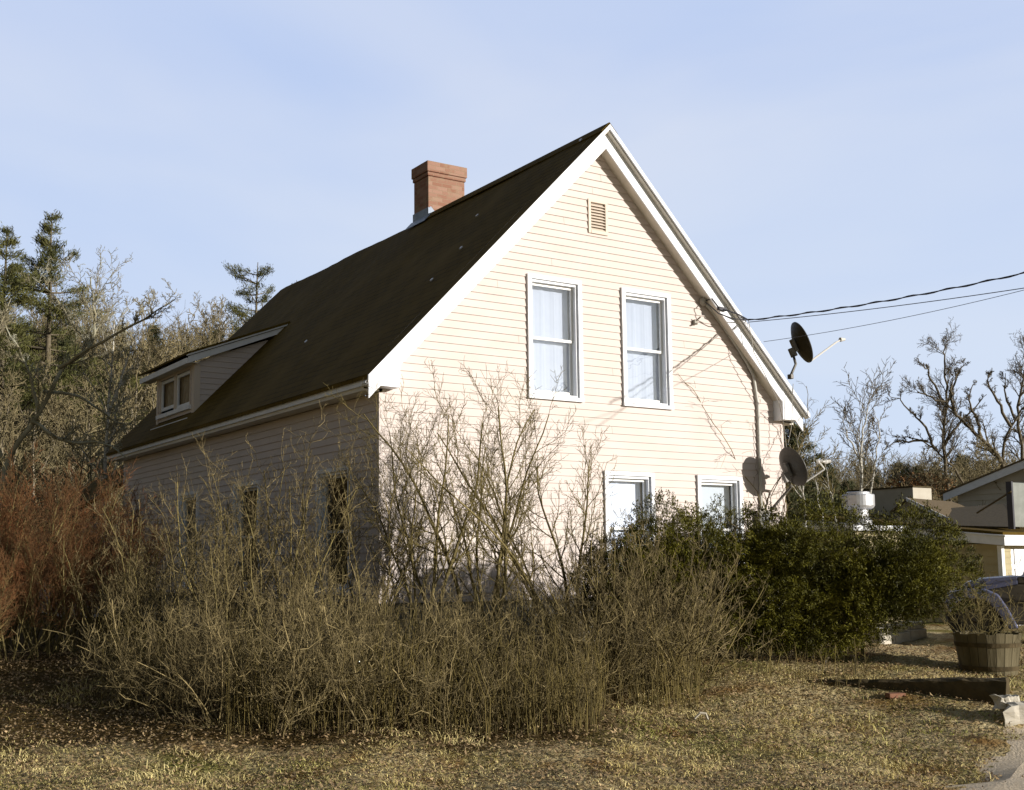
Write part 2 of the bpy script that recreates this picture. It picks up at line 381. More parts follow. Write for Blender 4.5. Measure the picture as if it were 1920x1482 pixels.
def ground_mat():
    m = bpy.data.materials.new('dry_leafy_ground'); m.use_nodes = True
    n, l = m.node_tree.nodes, m.node_tree.links; b = n['Principled BSDF']; b.inputs['Roughness'].default_value = 1; b.inputs['Specular IOR Level'].default_value = .05
    t = n.new('ShaderNodeTexCoord')
    def noise(s, d=5):
        z = n.new('ShaderNodeTexNoise'); z.inputs['Scale'].default_value = s; z.inputs['Detail'].default_value = d; l.new(t.outputs['Object'], z.inputs['Vector']); return z.outputs['Fac']
    def mixc(a, fac, c, lo, hi):
        r = n.new('ShaderNodeMapRange'); r.inputs[1].default_value = lo; r.inputs[2].default_value = hi; l.new(fac, r.inputs[0])
        x = n.new('ShaderNodeMix'); x.data_type = 'RGBA'; l.new(r.outputs[0], x.inputs[0])
        if isinstance(a, tuple): x.inputs[6].default_value = (*a, 1)
        else: l.new(a, x.inputs[6])
        x.inputs[7].default_value = (*c, 1); return x.outputs[2]
    c = mixc((.48, .39, .21), noise(9), (.30, .22, .10), .4, .6)
    c = mixc(c, noise(38), (.55, .45, .26), .5, .66)
    c = mixc(c, noise(.8), (.19, .175, .05), .5, .66)
    c = mixc(c, noise(1.7), (.24, .14, .05), .52, .68)
    # dark leafy soil, with the thicket's shade painted into its colour
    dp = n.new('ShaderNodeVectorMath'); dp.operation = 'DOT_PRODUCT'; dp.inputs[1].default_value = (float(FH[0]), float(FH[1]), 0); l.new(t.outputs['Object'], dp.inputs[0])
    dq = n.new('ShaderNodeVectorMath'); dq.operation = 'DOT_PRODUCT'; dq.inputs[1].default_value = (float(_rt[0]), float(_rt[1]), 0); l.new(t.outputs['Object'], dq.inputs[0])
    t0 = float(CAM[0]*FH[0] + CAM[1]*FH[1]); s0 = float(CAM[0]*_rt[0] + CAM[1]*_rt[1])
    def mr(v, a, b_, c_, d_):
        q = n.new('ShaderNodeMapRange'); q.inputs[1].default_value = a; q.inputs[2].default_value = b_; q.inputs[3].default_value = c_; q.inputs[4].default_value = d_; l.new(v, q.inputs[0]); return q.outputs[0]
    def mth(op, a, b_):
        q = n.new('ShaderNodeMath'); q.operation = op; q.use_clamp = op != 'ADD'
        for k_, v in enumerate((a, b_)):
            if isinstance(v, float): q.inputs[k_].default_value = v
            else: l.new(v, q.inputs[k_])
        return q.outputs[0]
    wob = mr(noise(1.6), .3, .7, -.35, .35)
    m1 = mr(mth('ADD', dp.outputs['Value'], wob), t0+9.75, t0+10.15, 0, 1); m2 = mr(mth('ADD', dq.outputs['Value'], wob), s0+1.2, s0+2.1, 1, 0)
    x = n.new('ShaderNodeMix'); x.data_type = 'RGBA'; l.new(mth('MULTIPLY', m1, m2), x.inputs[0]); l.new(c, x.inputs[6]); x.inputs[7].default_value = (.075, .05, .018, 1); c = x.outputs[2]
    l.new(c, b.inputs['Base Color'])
    bp = n.new('ShaderNodeBump'); bp.inputs['Strength'].default_value = 1; bp.inputs['Distance'].default_value = .05
    l.new(noise(22, 8), bp.inputs['Height']); l.new(bp.outputs['Normal'], b.inputs['Normal'])
    return m
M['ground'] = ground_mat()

# ------------------------------------------------------------------ ground
def axis(lo, hi, step, far):
    a = list(np.arange(lo, hi + step / 2, step)); s = step; x = a[-1]; r = []
    while x < far: s *= 1.22; x += s; r.append(x)
    s = step; x = a[0]; q = []
    while x > -far: s *= 1.22; x -= s; q.append(x)
    return np.array(q[::-1] + a + r)
gx, gy = axis(-9, 12, .11, 900), axis(-9, 6, .11, 900)
X, Y = np.meshgrid(gx, gy)
rs = np.random.RandomState(3)
Z = ground_h(X, Y)
Z = Z + rs.uniform(-.014, .014, Z.shape) * (np.abs(X) < 13)
nx, ny = len(gx), len(gy)
V = np.stack([X.ravel(), Y.ravel(), Z.ravel()], 1)
I = (np.arange(ny - 1)[:, None] * nx + np.arange(nx - 1)[None]).ravel()
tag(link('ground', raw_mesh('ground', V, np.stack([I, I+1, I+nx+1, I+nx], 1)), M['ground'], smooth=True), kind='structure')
# gravel road in the near right corner
mb = MB(); a0 = onX(1835, 1482, 0) if False else None
pA = CAM + ray(1690, 1495) * ((-CAM[2]) / ray(1690, 1495)[2]); pB = CAM + ray(1935, 1335) * ((-CAM[2]) / ray(1935, 1335)[2])
dAB = nrm(pB - pA); outw = np.array([dAB[1], -dAB[0], 0])
ts = np.arange(-14, 14, .18); ws = np.concatenate([[0], np.arange(.5, 5, .3)])
vs = []
for t in ts:
    j = .12 * math.sin(t * 2.1) + .07 * math.sin(t * 5.3 + 1) + random.Random(int(t * 100)).uniform(-.05, .05)
    for w in ws:
        p = pA + dAB * t + outw * (w + (j if w == 0 else 0)); vs.append((p[0], p[1], float(ground_h(p[0], p[1])) + (.028 if w else -.03)))
k = len(ws); fs = [(i*k+j, (i+1)*k+j, (i+1)*k+j+1, i*k+j+1) for i in range(len(ts)-1) for j in range(k-1)]
mb.add(vs, fs); tag(mb.build('gravel_road', M['gravel']), kind='structure')
def on_road(x, y):
    return (x - pA[0]) * outw[0] + (y - pA[1]) * outw[1] + .25*np.sin(np.asarray(x)*7.1)*np.sin(np.asarray(y)*6.3) > .25

# ------------------------------------------------------------------ house
W, LB, E_, OV = 6.808, 10.74, .287, .28
ZE, ZR = 3.83, 7.579
SL = (ZR - ZE) / (W / 2 + E_)
HO = (0, 0, .55)
house = thing('house', HO, 'cream clapboard house with steep dark roof, white trim and small dormer', 'house')
def intervals(u0, u1, z, ops):
    iv = [(u0, u1)]
    for (a, b, c, d) in ops:
        if c < z < d:
            nv = []
            for p, q in iv:
                if b <= p or a >= q: nv.append((p, q))
                else:
                    if a > p: nv.append((p, a))
                    if b < q: nv.append((b, q))
            iv = nv
    return iv
def siding(mb, fn, lo, hi, z0, z1, ops, step=.1, dep=.017, seams=None, rng=None, shake=None):
    """rows of clapboards; fn(u, z, d) gives the world point, lo(z) / hi(z) the ends"""
    z = z0; row = 0
    while z < z1 - 1e-4:
        zt = min(z + step, z1)
        cuts = sorted({z, zt} | {e for o in ops for e in (o[2], o[3]) if z < e < zt})
        for a, b in zip(cuts[:-1], cuts[1:]):
            m = (a + b) / 2
            da, db = dep * (1 - .85 * (a - z) / step), dep * (1 - .85 * (b - z) / step)
            L0, L1, H0, H1 = lo(a), lo(b), hi(a), hi(b)
            if H0 - L0 < .01: continue
            ivs = intervals((L0 + L1) / 2, (H0 + H1) / 2, m, ops)
            for p, q in ivs:
                p0, p1 = (L0, L1) if abs(p - (L0 + L1) / 2) < 1e-6 else (p, p)
                q0, q1 = (H0, H1) if abs(q - (H0 + H1) / 2) < 1e-6 else (q, q)
                mb.cm = 0
                mb.add([fn(p0, a, da), fn(q0, a, da), fn(q1, b, db), fn(p1, b, db)], [(0, 1, 2, 3)])
                mb.add([fn(p0, a, -.002), fn(q0, a, -.002), fn(q0, a, da), fn(p0, a, da)], [(0, 1, 2, 3)])
        if rng is not None:
            us = []
            if shake and shake(z): 
                u = lo(z) + rng.uniform(0, .2)
                while u < hi(z): us.append(u); u += rng.uniform(.13, .24)
            elif rng.random() < .5: us = [rng.uniform(lo(z) + .2, hi(z) - .2)] if hi(z) - lo(z) > .8 else []
            for u in us:
                if any(o[0] - .05 < u < o[1] + .05 and o[2] < z + step and o[3] > z for o in ops): continue
                if shake and shake(z) and not shake(z, u): continue
                mb.cm = 1; w = .0035 if shake and shake(z) else .0026
                mb.add([fn(u-w, z, dep+.001), fn(u+w, z, dep+.001), fn(u+w, zt, dep*.15+.001), fn(u-w, zt, dep*.15+.001)], [(0, 1, 2, 3)])
        z = zt; row += 1
    mb.cm = 0

UW = [(2.173, 3.048, 3.76, 5.39), (3.753, 4.628, 3.76, 5.39)]
LW = [(3.39, 4.25, 1.34, 2.84), (5.055, 5.915, 1.34, 2.84)]
fnF = lambda u, z, d: (u, -d, z)
rng = random.Random(11)
mb = MB()
under = lambda z: max(0.0, (z - ZE + .06) / SL - E_ + .03)
siding(mb, fnF, lambda z: max(0.03, (z - ZE) / SL - E_), lambda z: min(W - .03, W - ((z - ZE) / SL - E_)), 1.15, ZR - .12, UW + LW + [(3.2085, 3.5424, 6.09, 6.568)],
       seams=True, rng=rng, shake=lambda z, u=None: (z < 2.62) if u is None else (u > 5.9 or u < 3.3))
fw_ = mb.build('front_wall', None, house, mats=[M['siding'], M['seam']])
fnL = lambda u, z, d: (-d, u, z)
SW = [(.71, 1.70, 1.25, 2.84), (3.67, 4.69, 1.25, 2.84), (6.30, 7.27, 1.25, 2.84)]
mb = MB()
siding(mb, fnL, lambda z: .03, lambda z: LB, 1.15, 3.66, SW, rng=rng, dep=.016)
mb.build('side_wall', None, house, mats=[M['siding'], M['seam']])
mb = MB()   # plain back and right walls, corner boards
mb.box((W-.02, .02, 1.15), (W+.0, LB, 3.7))
mb.prism([(0, LB-.02, 1.15), (W, LB-.02, 1.15), (W, LB-.02, 3.7), (W/2, LB-.02, ZR-.1), (0, LB-.02, 3.7)], (0, .02, 0))
mb.build('rear_wall', M['siding'], house)
mb = MB(); mb.box((-.018, -.018, 1.15), (.035, .035, 3.66)); mb.build('corner_board', M['siding'], house, bevel=.004)
mb = MB(); mb.box((W-.035, -.018, 1.15), (W+.018, .035, 3.7)); mb.build('corner_board', M['siding'], house, bevel=.004)
mb = MB()
x = 0
for r_ in range(5):
    zz = .10 + r_ * .21; off = .2 if r_ % 2 else 0
    x = .03 - off
    while x < W - .03:
        mb.box((max(x, .03)+.004, .03 + rng.uniform(0, .006), zz+.004), (min(x + .4, W-.03)-.004, .25, zz+.206)); x += .4
    y = .26 - off
    while y < LB:
        mb.box((.03 + rng.uniform(0, .006), max(y, .26)+.004, zz+.004), (.25, min(y+.4, LB)-.004, zz+.206)); y += .4
mb.box((.05, .05, 0), (W-.05, LB-.05, 1.14))
mb.build('foundation', M['found'], house)
# roof: two slopes with thickness and a slightly uneven surface
def slope(side):
    mb = MB(); ny_, nx_ = 40, 10
    rg = np.random.RandomState(5 + side)
    wob = rg.uniform(-.006, .006, (ny_+1, nx_+1))
    top, bot = [], []
    for i in range(ny_+1):
        y = -OV + (LB + 2*OV) * i / ny_
        for j in range(nx_+1):
            t = j / nx_
            x = -E_ + t * (W/2 + E_); z = ZE + t * (ZR - ZE)
            sag = -.03 * math.sin(math.pi * (y + OV) / (LB + 2*OV)) * t + .012 * math.sin(y*1.9) * t
            if side: x = W - x
            dz = 0 if j == 0 or i in (0, ny_) else wob[i, j]
            top.append((x, y, z + (sag if 0 < i < ny_ else 0) + dz)); bot.append((x, y, z - .055 + (sag if 0 < i < ny_ else 0)))
    k = nx_+1; n = len(top)
    fs = [(i*k+j, i*k+j+1, (i+1)*k+j+1, (i+1)*k+j) for i in range(ny_) for j in range(nx_)]
    fs += [(n+i*k+j, n+(i+1)*k+j, n+(i+1)*k+j+1, n+i*k+j+1) for i in range(ny_) for j in range(nx_)]
    fs += [(i*k, (i+1)*k, n+(i+1)*k, n+i*k) for i in range(ny_)]
    fs += [(j, n+j, n+j+1, j+1) for j in range(nx_)] + [(ny_*k+j, ny_*k+j+1, n+ny_*k+j+1, n+ny_*k+j) for j in range(nx_)]
    mb.add(top + bot, fs)
    if side == 0:
        pass
    return mb
roof = slope(0).build('roof', M['roof'], house)
slope(1).build('roof', M['roof'], house)
mb = MB()
mb.prism([(W/2-.14, -OV, ZR-.13), (W/2, -OV, ZR+.012), (W/2+.14, -OV, ZR-.13), (W/2+.14, -OV, ZR-.118), (W/2, -OV, ZR+.026), (W/2-.14, -OV, ZR-.118)], (0, 4.7+OV, 0))
mb.build('ridge_cap', M['roof'], house)
# rake trim: thin outer moulding, fascia board, soffit
cs = 1 / math.hypot(1, SL); sn = SL * cs
for side in (0, 1):
    fx = (lambda x: x) if side == 0 else (lambda x: W - x)
    def rk(t0, t1, y0, y1, d0, d1):
        # band parallel to rake; d = distance below the roof surface, perpendicular
        P = []
        for (x, d) in ((t0, d0), (t1, d0), (t1, d1), (t0, d1)):
            P.append((x, y0, ZE + (x + E_) * SL - d / cs))
        # meet at the ridge vertically
        return [(fx(p[0]), p[1], p[2]) for p in P], (0, y1 - y0, 0)
    mb = MB()
    P, ex = rk(-E_ - .012, W/2, -OV - .012, -OV + .018, .004, .052); mb.prism(P, ex)
    P, ex = rk(-E_ + .01, W/2, -.172, -.03, .057, .075); mb.prism(P, ex)
    mb.build('rake_moulding', M['trim'], house)
    mb = MB()
    P, ex = rk(-E_ + .04, W/2, -.195, -.172, .057, .225); mb.prism(P, ex)
    mb.build('rake_board', M['trim'], house)
    mb = MB()
    P, ex = rk(-.05, W/2, -.172, .0, .19, .205); mb.prism(P, ex)
    P, ex = rk(-E_, W/2, -OV+.02, -.196, .056, .066); mb.prism(P, ex)
    mb.build('rake_soffit', M['soffit'], house)
    # cornice return box
    mb = MB()
    x0, x1 = -.25, .17
    zt = lambda x: ZE + (x + E_) * SL - .07
    xs = fx
    mb.prism([(xs(x0), -.2, 3.715), (xs(x1), -.2, 3.705), (xs(x1), -.2, zt(x1)), (xs(x0), -.2, max(zt(x0), 3.80))], (0, .2, 0))
    mb.build('cornice_return', M['trim'], house)
    # eave: crown strip, fascia, soffit
    mb = MB(); mb.box((fx(-.262), -.17, 3.715), (fx(-.235), LB + OV - .02, 3.80)); mb.build('eave_fascia', M['trim'], house)
    mb = MB(); mb.prism([(fx(-.285), -.19, 3.80), (fx(-.235), -.19, 3.803), (fx(-.235), -.19, 3.84), (fx(-.27), -.19, 3.795)], (0, LB+OV+.15, 0)); mb.build('eave_crown', M['shingle_brown'], house)
    mb = MB(); mb.box((fx(-.234), -.02, 3.668), (fx(-.017), LB + .1, 3.69)); mb.box((fx(-.234), -.02, 3.691), (fx(-.225), LB+.1, 3.74)); mb.build('eave_soffit', M['soffit'], house)

def window(parent, fn, u0, u1, z0, z1, flip=1, curtain='curtain', dark=False, glass='glass', blind=False, cov=(.0, 1.0)):
    """double-hung window set in the wall; fn(u, z, d): d > 0 is outside"""
    def bx(mb, a, b, c, d, e, f):
        P = [np.array(fn(u, z, dd)) for dd in (e, f) for (u, z) in ((a, c), (b, c), (b, d), (a, d))]
        mb.add(P, [(0,1,2,3),(7,6,5,4),(0,4,5,1),(1,5,6,2),(2,6,7,3),(3,7,4,0)])
    cw = .055
    mb = MB()
    bx(mb, u0-.004, u0+cw, z0, z1, -.01, .045); bx(mb, u1-cw, u1+.004, z0, z1, -.01, .045)
    bx(mb, u0+cw, u1-cw, z1-cw, z1, -.01, .045); bx(mb, u0-.01, u1+.01, z0-.02, z0+.028, -.01, .055)
    # second inner step
    a, b, c, d = u0+cw, u1-cw, z0+.028, z1-cw
    bx(mb, a, a+.028, c, d, -.10, .012); bx(mb, b-.028, b, c, d, -.10, .012); bx(mb, a+.028, b-.028, d-.035, d, -.10, .012)
    bx(mb, a+.028, b-.028, c, c+.03, -.12, .02)
    w = mb.build('window', M['trim'], parent)
    a += .028; b -= .028; c += .03; d -= .035
    mid = (c + d) / 2
    s = .035
    for nm, zA, zB, dd in (('sash', mid-.018, d, -.045), ('sash', c, mid+.018, -.08)):
        mb = MB()
        bx(mb, a, a+s, zA, zB, dd-.03, dd); bx(mb, b-s, b, zA, zB, dd-.03, dd)
        bx(mb, a+s, b-s, zB-s, zB, dd-.03, dd); bx(mb, a+s, b-s, zA, zA+(.055 if zA == c else s), dd-.03, dd)
        mb.build(nm, M['sash'], w)
        mb = MB(); g = dd - .015
        mb.add([fn(a+s, zA+s, g), fn(b-s, zA+s, g), fn(b-s, zB-s, g), fn(a+s, zB-s, g)], [(0, 1, 2, 3)])
        mb.build('pane', M[glass], w)
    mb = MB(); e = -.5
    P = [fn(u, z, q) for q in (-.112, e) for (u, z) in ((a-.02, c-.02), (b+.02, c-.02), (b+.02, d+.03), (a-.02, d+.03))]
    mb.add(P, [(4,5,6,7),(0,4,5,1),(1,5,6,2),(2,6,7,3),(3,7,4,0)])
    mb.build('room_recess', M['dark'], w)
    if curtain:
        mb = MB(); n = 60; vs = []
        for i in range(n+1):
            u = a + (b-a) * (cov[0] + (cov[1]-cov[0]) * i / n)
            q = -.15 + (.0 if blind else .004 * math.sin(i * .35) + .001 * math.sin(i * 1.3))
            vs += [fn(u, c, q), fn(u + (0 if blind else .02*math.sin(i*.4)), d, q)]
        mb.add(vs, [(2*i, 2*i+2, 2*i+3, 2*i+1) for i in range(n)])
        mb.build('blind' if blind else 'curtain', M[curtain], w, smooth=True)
    return w
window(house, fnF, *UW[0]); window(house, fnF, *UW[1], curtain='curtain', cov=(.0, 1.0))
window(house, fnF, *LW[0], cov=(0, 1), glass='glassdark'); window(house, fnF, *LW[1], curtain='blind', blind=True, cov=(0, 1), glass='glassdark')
window(house, fnL, *SW[0], curtain=None, glass='glassdark'); window(house, fnL, *SW[1], curtain=None, glass='glassdark')
window(house, fnL, *SW[2], curtain='curtain_tan', cov=(0, 1), glass='glassdark')
# gable vent
mb = MB(); a, b, c, d = 3.2085, 3.5424, 6.09, 6.568
mb.box((a, -.03, c), (a+.04, .0, d)); mb.box((b-.04, -.03, c), (b, .0, d)); mb.box((a+.04, -.03, d-.04), (b-.04, 0, d)); mb.box((a+.04, -.034, c), (b-.04, 0, c+.045))
for i in range(9):
    z = c + .05 + i * .042
    mb.obox((a+.04, -.026, z), (b-a-.08, 0, 0), (0, .028, .022), (0, .002, .009))
v_ = mb.build('gable_vent', M['vent'], house)
mb = MB(); mb.box((a+.03, .004, c+.03), (b-.03, .01, d-.03)); mb.build('vent_screen', M['seam'], v_)
# chimney
mb = MB(); cx0, cx1, cy0, cy1 = 3.36, 4.10, 4.56, 5.06
mb.box((cx0, cy0, 6.7), (cx1, cy1, 8.26))
mb.box((cx0-.018, cy0-.018, 8.262), (cx1+.018, cy1+.018, 8.33)); mb.box((cx0-.035, cy0-.035, 8.332), (cx1+.035, cy1+.035, 8.52))
ch = mb.build('chimney', M['brick'], house, bevel=.012)
mb = MB(); mb.box((cx0+.1, cy0+.1, 8.50), (cx1-.1, cy1-.1, 8.545)); mb.build('flue_cap', M['found'], ch)
mb = MB()
zf = lambda x: ZR - abs(x - W/2) * SL
mb.prism([(cx0-.012, cy0-.02, zf(cx0)-.08), (cx0-.012, cy1+.02, zf(cx0)-.08), (cx0-.012, cy1+.02, zf(cx0)+.16), (cx0-.012, cy0-.02, zf(cx0)+.16)], (.01, 0, 0))
mb.prism([(cx0-.012, cy0-.012, zf(cx0)-.1), (W/2, cy0-.012, ZR-.05), (cx1, cy0-.012, zf(cx1)-.1), (cx1, cy0-.012, zf(cx1)+.14), (W/2, cy0-.012, ZR+.14), (cx0-.012, cy0-.012, zf(cx0)+.14)], (0, .01, 0))
mb.prism([(cx0-.012, cy0-.1, zf(cx0)+.02), (cx0-.012, cy1+.08, zf(cx0)+.02), (cx0-.14, cy1+.08, zf(cx0-.14)+.022), (cx0-.14, cy0-.1, zf(cx0-.14)+.022)], (0, 0, .006))
mb.build('flashing', M['lead'], ch)
# dormer
dx, dy0, dy1 = .116, 6.99, 9.05
zr_ = lambda x: ZE + (x + E_) * SL
drz = lambda x: 5.04 + (x + .04) * .385
dorm = MB()
OPD = [(7.19, 8.90, 4.36, 5.01)]
siding(dorm, lambda u, z, d: (dx - d, u, z), lambda z: dy0, lambda z: dy1, zr_(dx), 5.12, OPD, dep=.012)
siding(dorm, lambda u, z, d: (u, dy0 - d, z), lambda z: max(dx, dx + 0*z if z < drz(dx) else (z-5.04)/.385-.04), lambda z: min((z - ZE)/SL - E_, 1.45), zr_(dx), drz(1.42), [], dep=.014)
dorm.prism([(dx+.02, dy1, zr_(dx)), (dx+.02, dy1, drz(dx)), (1.5, dy1, drz(1.5))], (0, .02, 0))
dm = dorm.build('dormer', M['siding'], house)
mb = MB(); mb.box((dx-.02, dy0-.02, zr_(dx)-.02), (dx+.09, dy0+.015, 5.06)); mb.box((dx-.02, dy0+.016, zr_(dx)-.02), (dx+.01, dy0+.1, 5.06)); mb.build('corner_board', M['vent'], dm); mb = MB()
mb.box((dx-.02, dy1-.09, zr_(dx)-.02), (dx+.01, dy1+.01, 5.06)); mb.build('corner_board', M['vent'], dm)
mb = MB()   # shed roof of the dormer
x0, x1 = -.10, 1.80
y0, y1 = 6.80, 9.62
mb.prism([(x0, y0, drz(x0)+.17), (x1, y0, drz(x1)+.17), (x1, y0, drz(x1)+.21), (x0, y0, drz(x0)+.205)], (0, y1-y0, 0))
mb.build('dormer_roof', M['roof'], dm)
mb = MB()
mb.prism([(-.05, y0+.05, drz(-.05)+.01), (1.72, y0+.05, drz(1.72)+.04), (1.72, y0+.05, drz(1.72)+.13), (-.05, y0+.05, drz(-.05)+.13)], (0, .03, 0))
mb.prism([(-.085, y0+.012, drz(-.08)+.14), (1.79, y0+.012, drz(1.79)+.14), (1.79, y0+.012, drz(1.79)+.168), (-.085, y0+.012, drz(-.08)+.168)], (0, .05, 0))
mb.box((-.075, y0+.083, 5.045), (-.05, y1-.03, 5.14))
mb.build('dormer_fascia', M['trim'], dm)
mb = MB(); mb.box((-.048, y0+.081, 5.06), (dx+.02, y1-.04, 5.075)); mb.build('dormer_soffit', M['soffit'], dm)
fnD = lambda u, z, d: (dx - d, u, z)
def bxf(mb, fn, a, b, c, d, e, f):
    P = [np.array(fn(u, z, dd)) for dd in (e, f) for (u, z) in ((a, c), (b, c), (b, d), (a, d))]
    mb.add(P, [(0,1,2,3),(7,6,5,4),(0,4,5,1),(1,5,6,2),(2,6,7,3),(3,7,4,0)])
mb = MB(); bxf(mb, fnD, 7.13, 8.96, 4.30, 4.37, -.0, .06); bxf(mb, fnD, 7.0, 9.04, 4.11, 4.125, .0, .13); mb.build('sill', M['trim'], dm)
for (a, b) in ((7.20, 7.97), (8.05, 8.86)):
    mb = MB()
    bxf(mb, fnD, a-.035, a, 4.37, 5.01, -.02, .02); bxf(mb, fnD, b, b+.035, 4.37, 5.01, -.02, .02)
    w = mb.build('dormer_window', M['vent'], dm)
    mb = MB(); s = .06
    zb = 4.385 if a < 8 else 4.44
    bxf(mb, fnD, a, a+s, zb, 5.0, -.04, -.01); bxf(mb, fnD, b-s, b, zb, 5.0, -.04, -.01); bxf(mb, fnD, a+s, b-s, 5.0-s, 5.0, -.04, -.01); bxf(mb, fnD, a+s, b-s, zb, zb+s, -.04, -.01)
    mb.build('sash', M['trim'], w)
    mb = MB(); mb.add([fnD(a+s, zb+s, -.025), fnD(b-s, zb+s, -.025), fnD(b-s, 4.95, -.025), fnD(a+s, 4.95, -.025)], [(0,1,2,3)]); mb.build('pane', M['glassdark'], w)
    mb = MB(); vs = []
    for i in range(31):
        u = a + (b-a) * i/30; q = -.1 + .015*math.sin(i*1.1); vs += [fnD(u, zb+.05, q), fnD(u, 5.0, q)]
    mb.add(vs, [(2*i, 2*i+2, 2*i+3, 2*i+1) for i in range(30)]); mb.build('curtain', M['curtain_tan'], w)
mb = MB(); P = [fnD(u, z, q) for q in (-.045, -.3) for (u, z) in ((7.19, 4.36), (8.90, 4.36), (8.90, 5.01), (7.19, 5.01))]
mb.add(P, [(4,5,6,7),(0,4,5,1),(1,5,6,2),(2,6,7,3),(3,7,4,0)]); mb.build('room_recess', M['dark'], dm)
# small nail heads / clips on the roof
mb = MB()
for a, b in ((895, 409), (865, 470), (574, 645), (1089, 268), (810, 530)):
    d = ray(a, b); n_ = np.array([-SL, 0, 1]); t = ((ZE + E_*SL) - CAM @ n_) / (d @ n_); p = CAM + d * t
    mb.obox(p + np.array([-.02, -.02, .012]), (.035, 0, .036), (0, .03, 0), (-.01, 0, .012))
mb.build('roof_clip', M['galv'], house)
# rear lean-to wing seen past the back corner
mb = MB()
mb.box((-.9, LB+.02, .3), (W-1, LB+3.6, 2.45))
wg = mb.build('rear_wing', M['siding'], house)
mb = MB(); mb.prism([(-1.35, LB+.03, 2.35), (1.2, LB+.03, 3.9), (1.2, LB+.03, 4.0), (-1.35, LB+.03, 2.45)], (0, 3.9, 0)); mb.build('wing_roof', M['roof'], wg)
mb = MB(); mb.box((-.96, LB+.5, 1.1), (-.905, LB+.62, 2.2)); mb.box((-.96, LB+1.4, 1.1), (-.905, LB+1.52, 2.2)); mb.box((-.96, LB+.5, 2.2), (-.905, LB+1.52, 2.3)); mb.build('window', M['trim'], wg)

# ------------------------------------------------------------------ things fixed to the house
def dish_thing(label, c, n, foot, knee, size, arm_end, feed, group='satellite dishes on the house'):
    c = np.array(c); n = nrm(n)
    t = thing('satellite_dish', foot, label, 'satellite dish', group)
    up = nrm(np.array([0, 0, 1.]) - n * n[2]); rt = np.cross(up, n)
    mb = MB(); K = 36; rings = 7; vs = []
    for th in (0, .012):
        for i in range(rings):
            r = size * (i + .001) / (rings-1)
            for j in range(K):
                q = 2*math.pi*j/K
                vs.append(c + rt*r*.92*math.cos(q) + up*r*math.sin(q) + n*(.28*r*r/size - .28*size - th))
    m_ = rings*K
    fs = [(i*K+j, i*K+(j+1) % K, (i+1)*K+(j+1) % K, (i+1)*K+j) for i in range(rings-1) for j in range(K)]
    fs += [tuple(m_ + q for q in f[::-1]) for f in fs]
    fs += [((rings-1)*K+j, (rings-1)*K+(j+1) % K, m_+(rings-1)*K+(j+1) % K, m_+(rings-1)*K+j) for j in range(K)]
    mb.add(vs, fs); mb.build('reflector', M['dish'], t, smooth=False)
    b = c - n*(.28*size + .02)
    mb = MB(); mb.obox(b - up*.10 - rt*.05 - n*.05, rt*.10, up*.2, n*.05)
    mb.obox(b - up*.16 - rt*.035 - n*.13, rt*.07, up*.14, n*.09); mb.build('mount_bracket', M['metal'], t, bevel=.006)
    mb = MB(); mb.tube([foot, (np.array(foot)+np.array(knee))/2, knee, b - up*.10 - n*.09], .02, 8); mb.build('mast', M['metal'], t, smooth=True)
    f0 = np.array(foot); mb = MB(); mb.box(f0 - [.03, .04, .04], f0 + [.03, .035, .03]); mb.build('foot_plate', M['metal'], t, bevel=.008)
    s0 = c - up*size*.97 - n*.02
    mb = MB(); mb.tube([s0, s0*.5+np.array(arm_end)*.5, arm_end], .014, 6); mb.build('feed_arm', M['dishl'], t)
    ae = np.array(arm_end); mb = MB()
    for q in feed:
        q = np.array(q); p = ae + q
        d = nrm(c - p); mb.lathe(p, [(0.001, -.06), (.022, -.06), (.026, -.01), (.034, .0), (.034, .03), (.001, .032)], 12, d)
    if len(feed) > 1: mb.tube([ae + np.array(feed[0]), ae + np.array(feed[-1])], .014, 6)
    mb.tube([ae, ae + np.array(feed[-1])], .012, 6)
    mb.build('feed_horn', M['dishl'], t, smooth=False)
    return t
c1 = onY(1488, 875, -.5)
dish_thing('round dark dish low on the front corner above the evergreen hedge', c1, (.88, -.16, .38), tuple(onY(1440, 963, -.06)), tuple(onY(1484, 912, -.28)), .30,
           tuple(onY(1546, 880, -.75)), [onY(1550, 866, -.75)-onY(1546, 880, -.75), onY(1532, 866, -.72)-onY(1546, 880, -.75)+np.array([0, -.03, 0])])
c2 = onY(1504, 642, -.15)
dish_thing('narrow edge-on dish standing on the right roof edge against the sky', c2, (.8, -.45, .36), tuple(onY(1482, 706, -.16)), tuple(onY(1492, 683, -.16)), .33,
           tuple(onY(1568, 642, -.25)), [onY(1578, 637, -.25)-onY(1568, 642, -.25)])
# brace of the roof dish is part of its mast: horizontal strut
mb = MB()
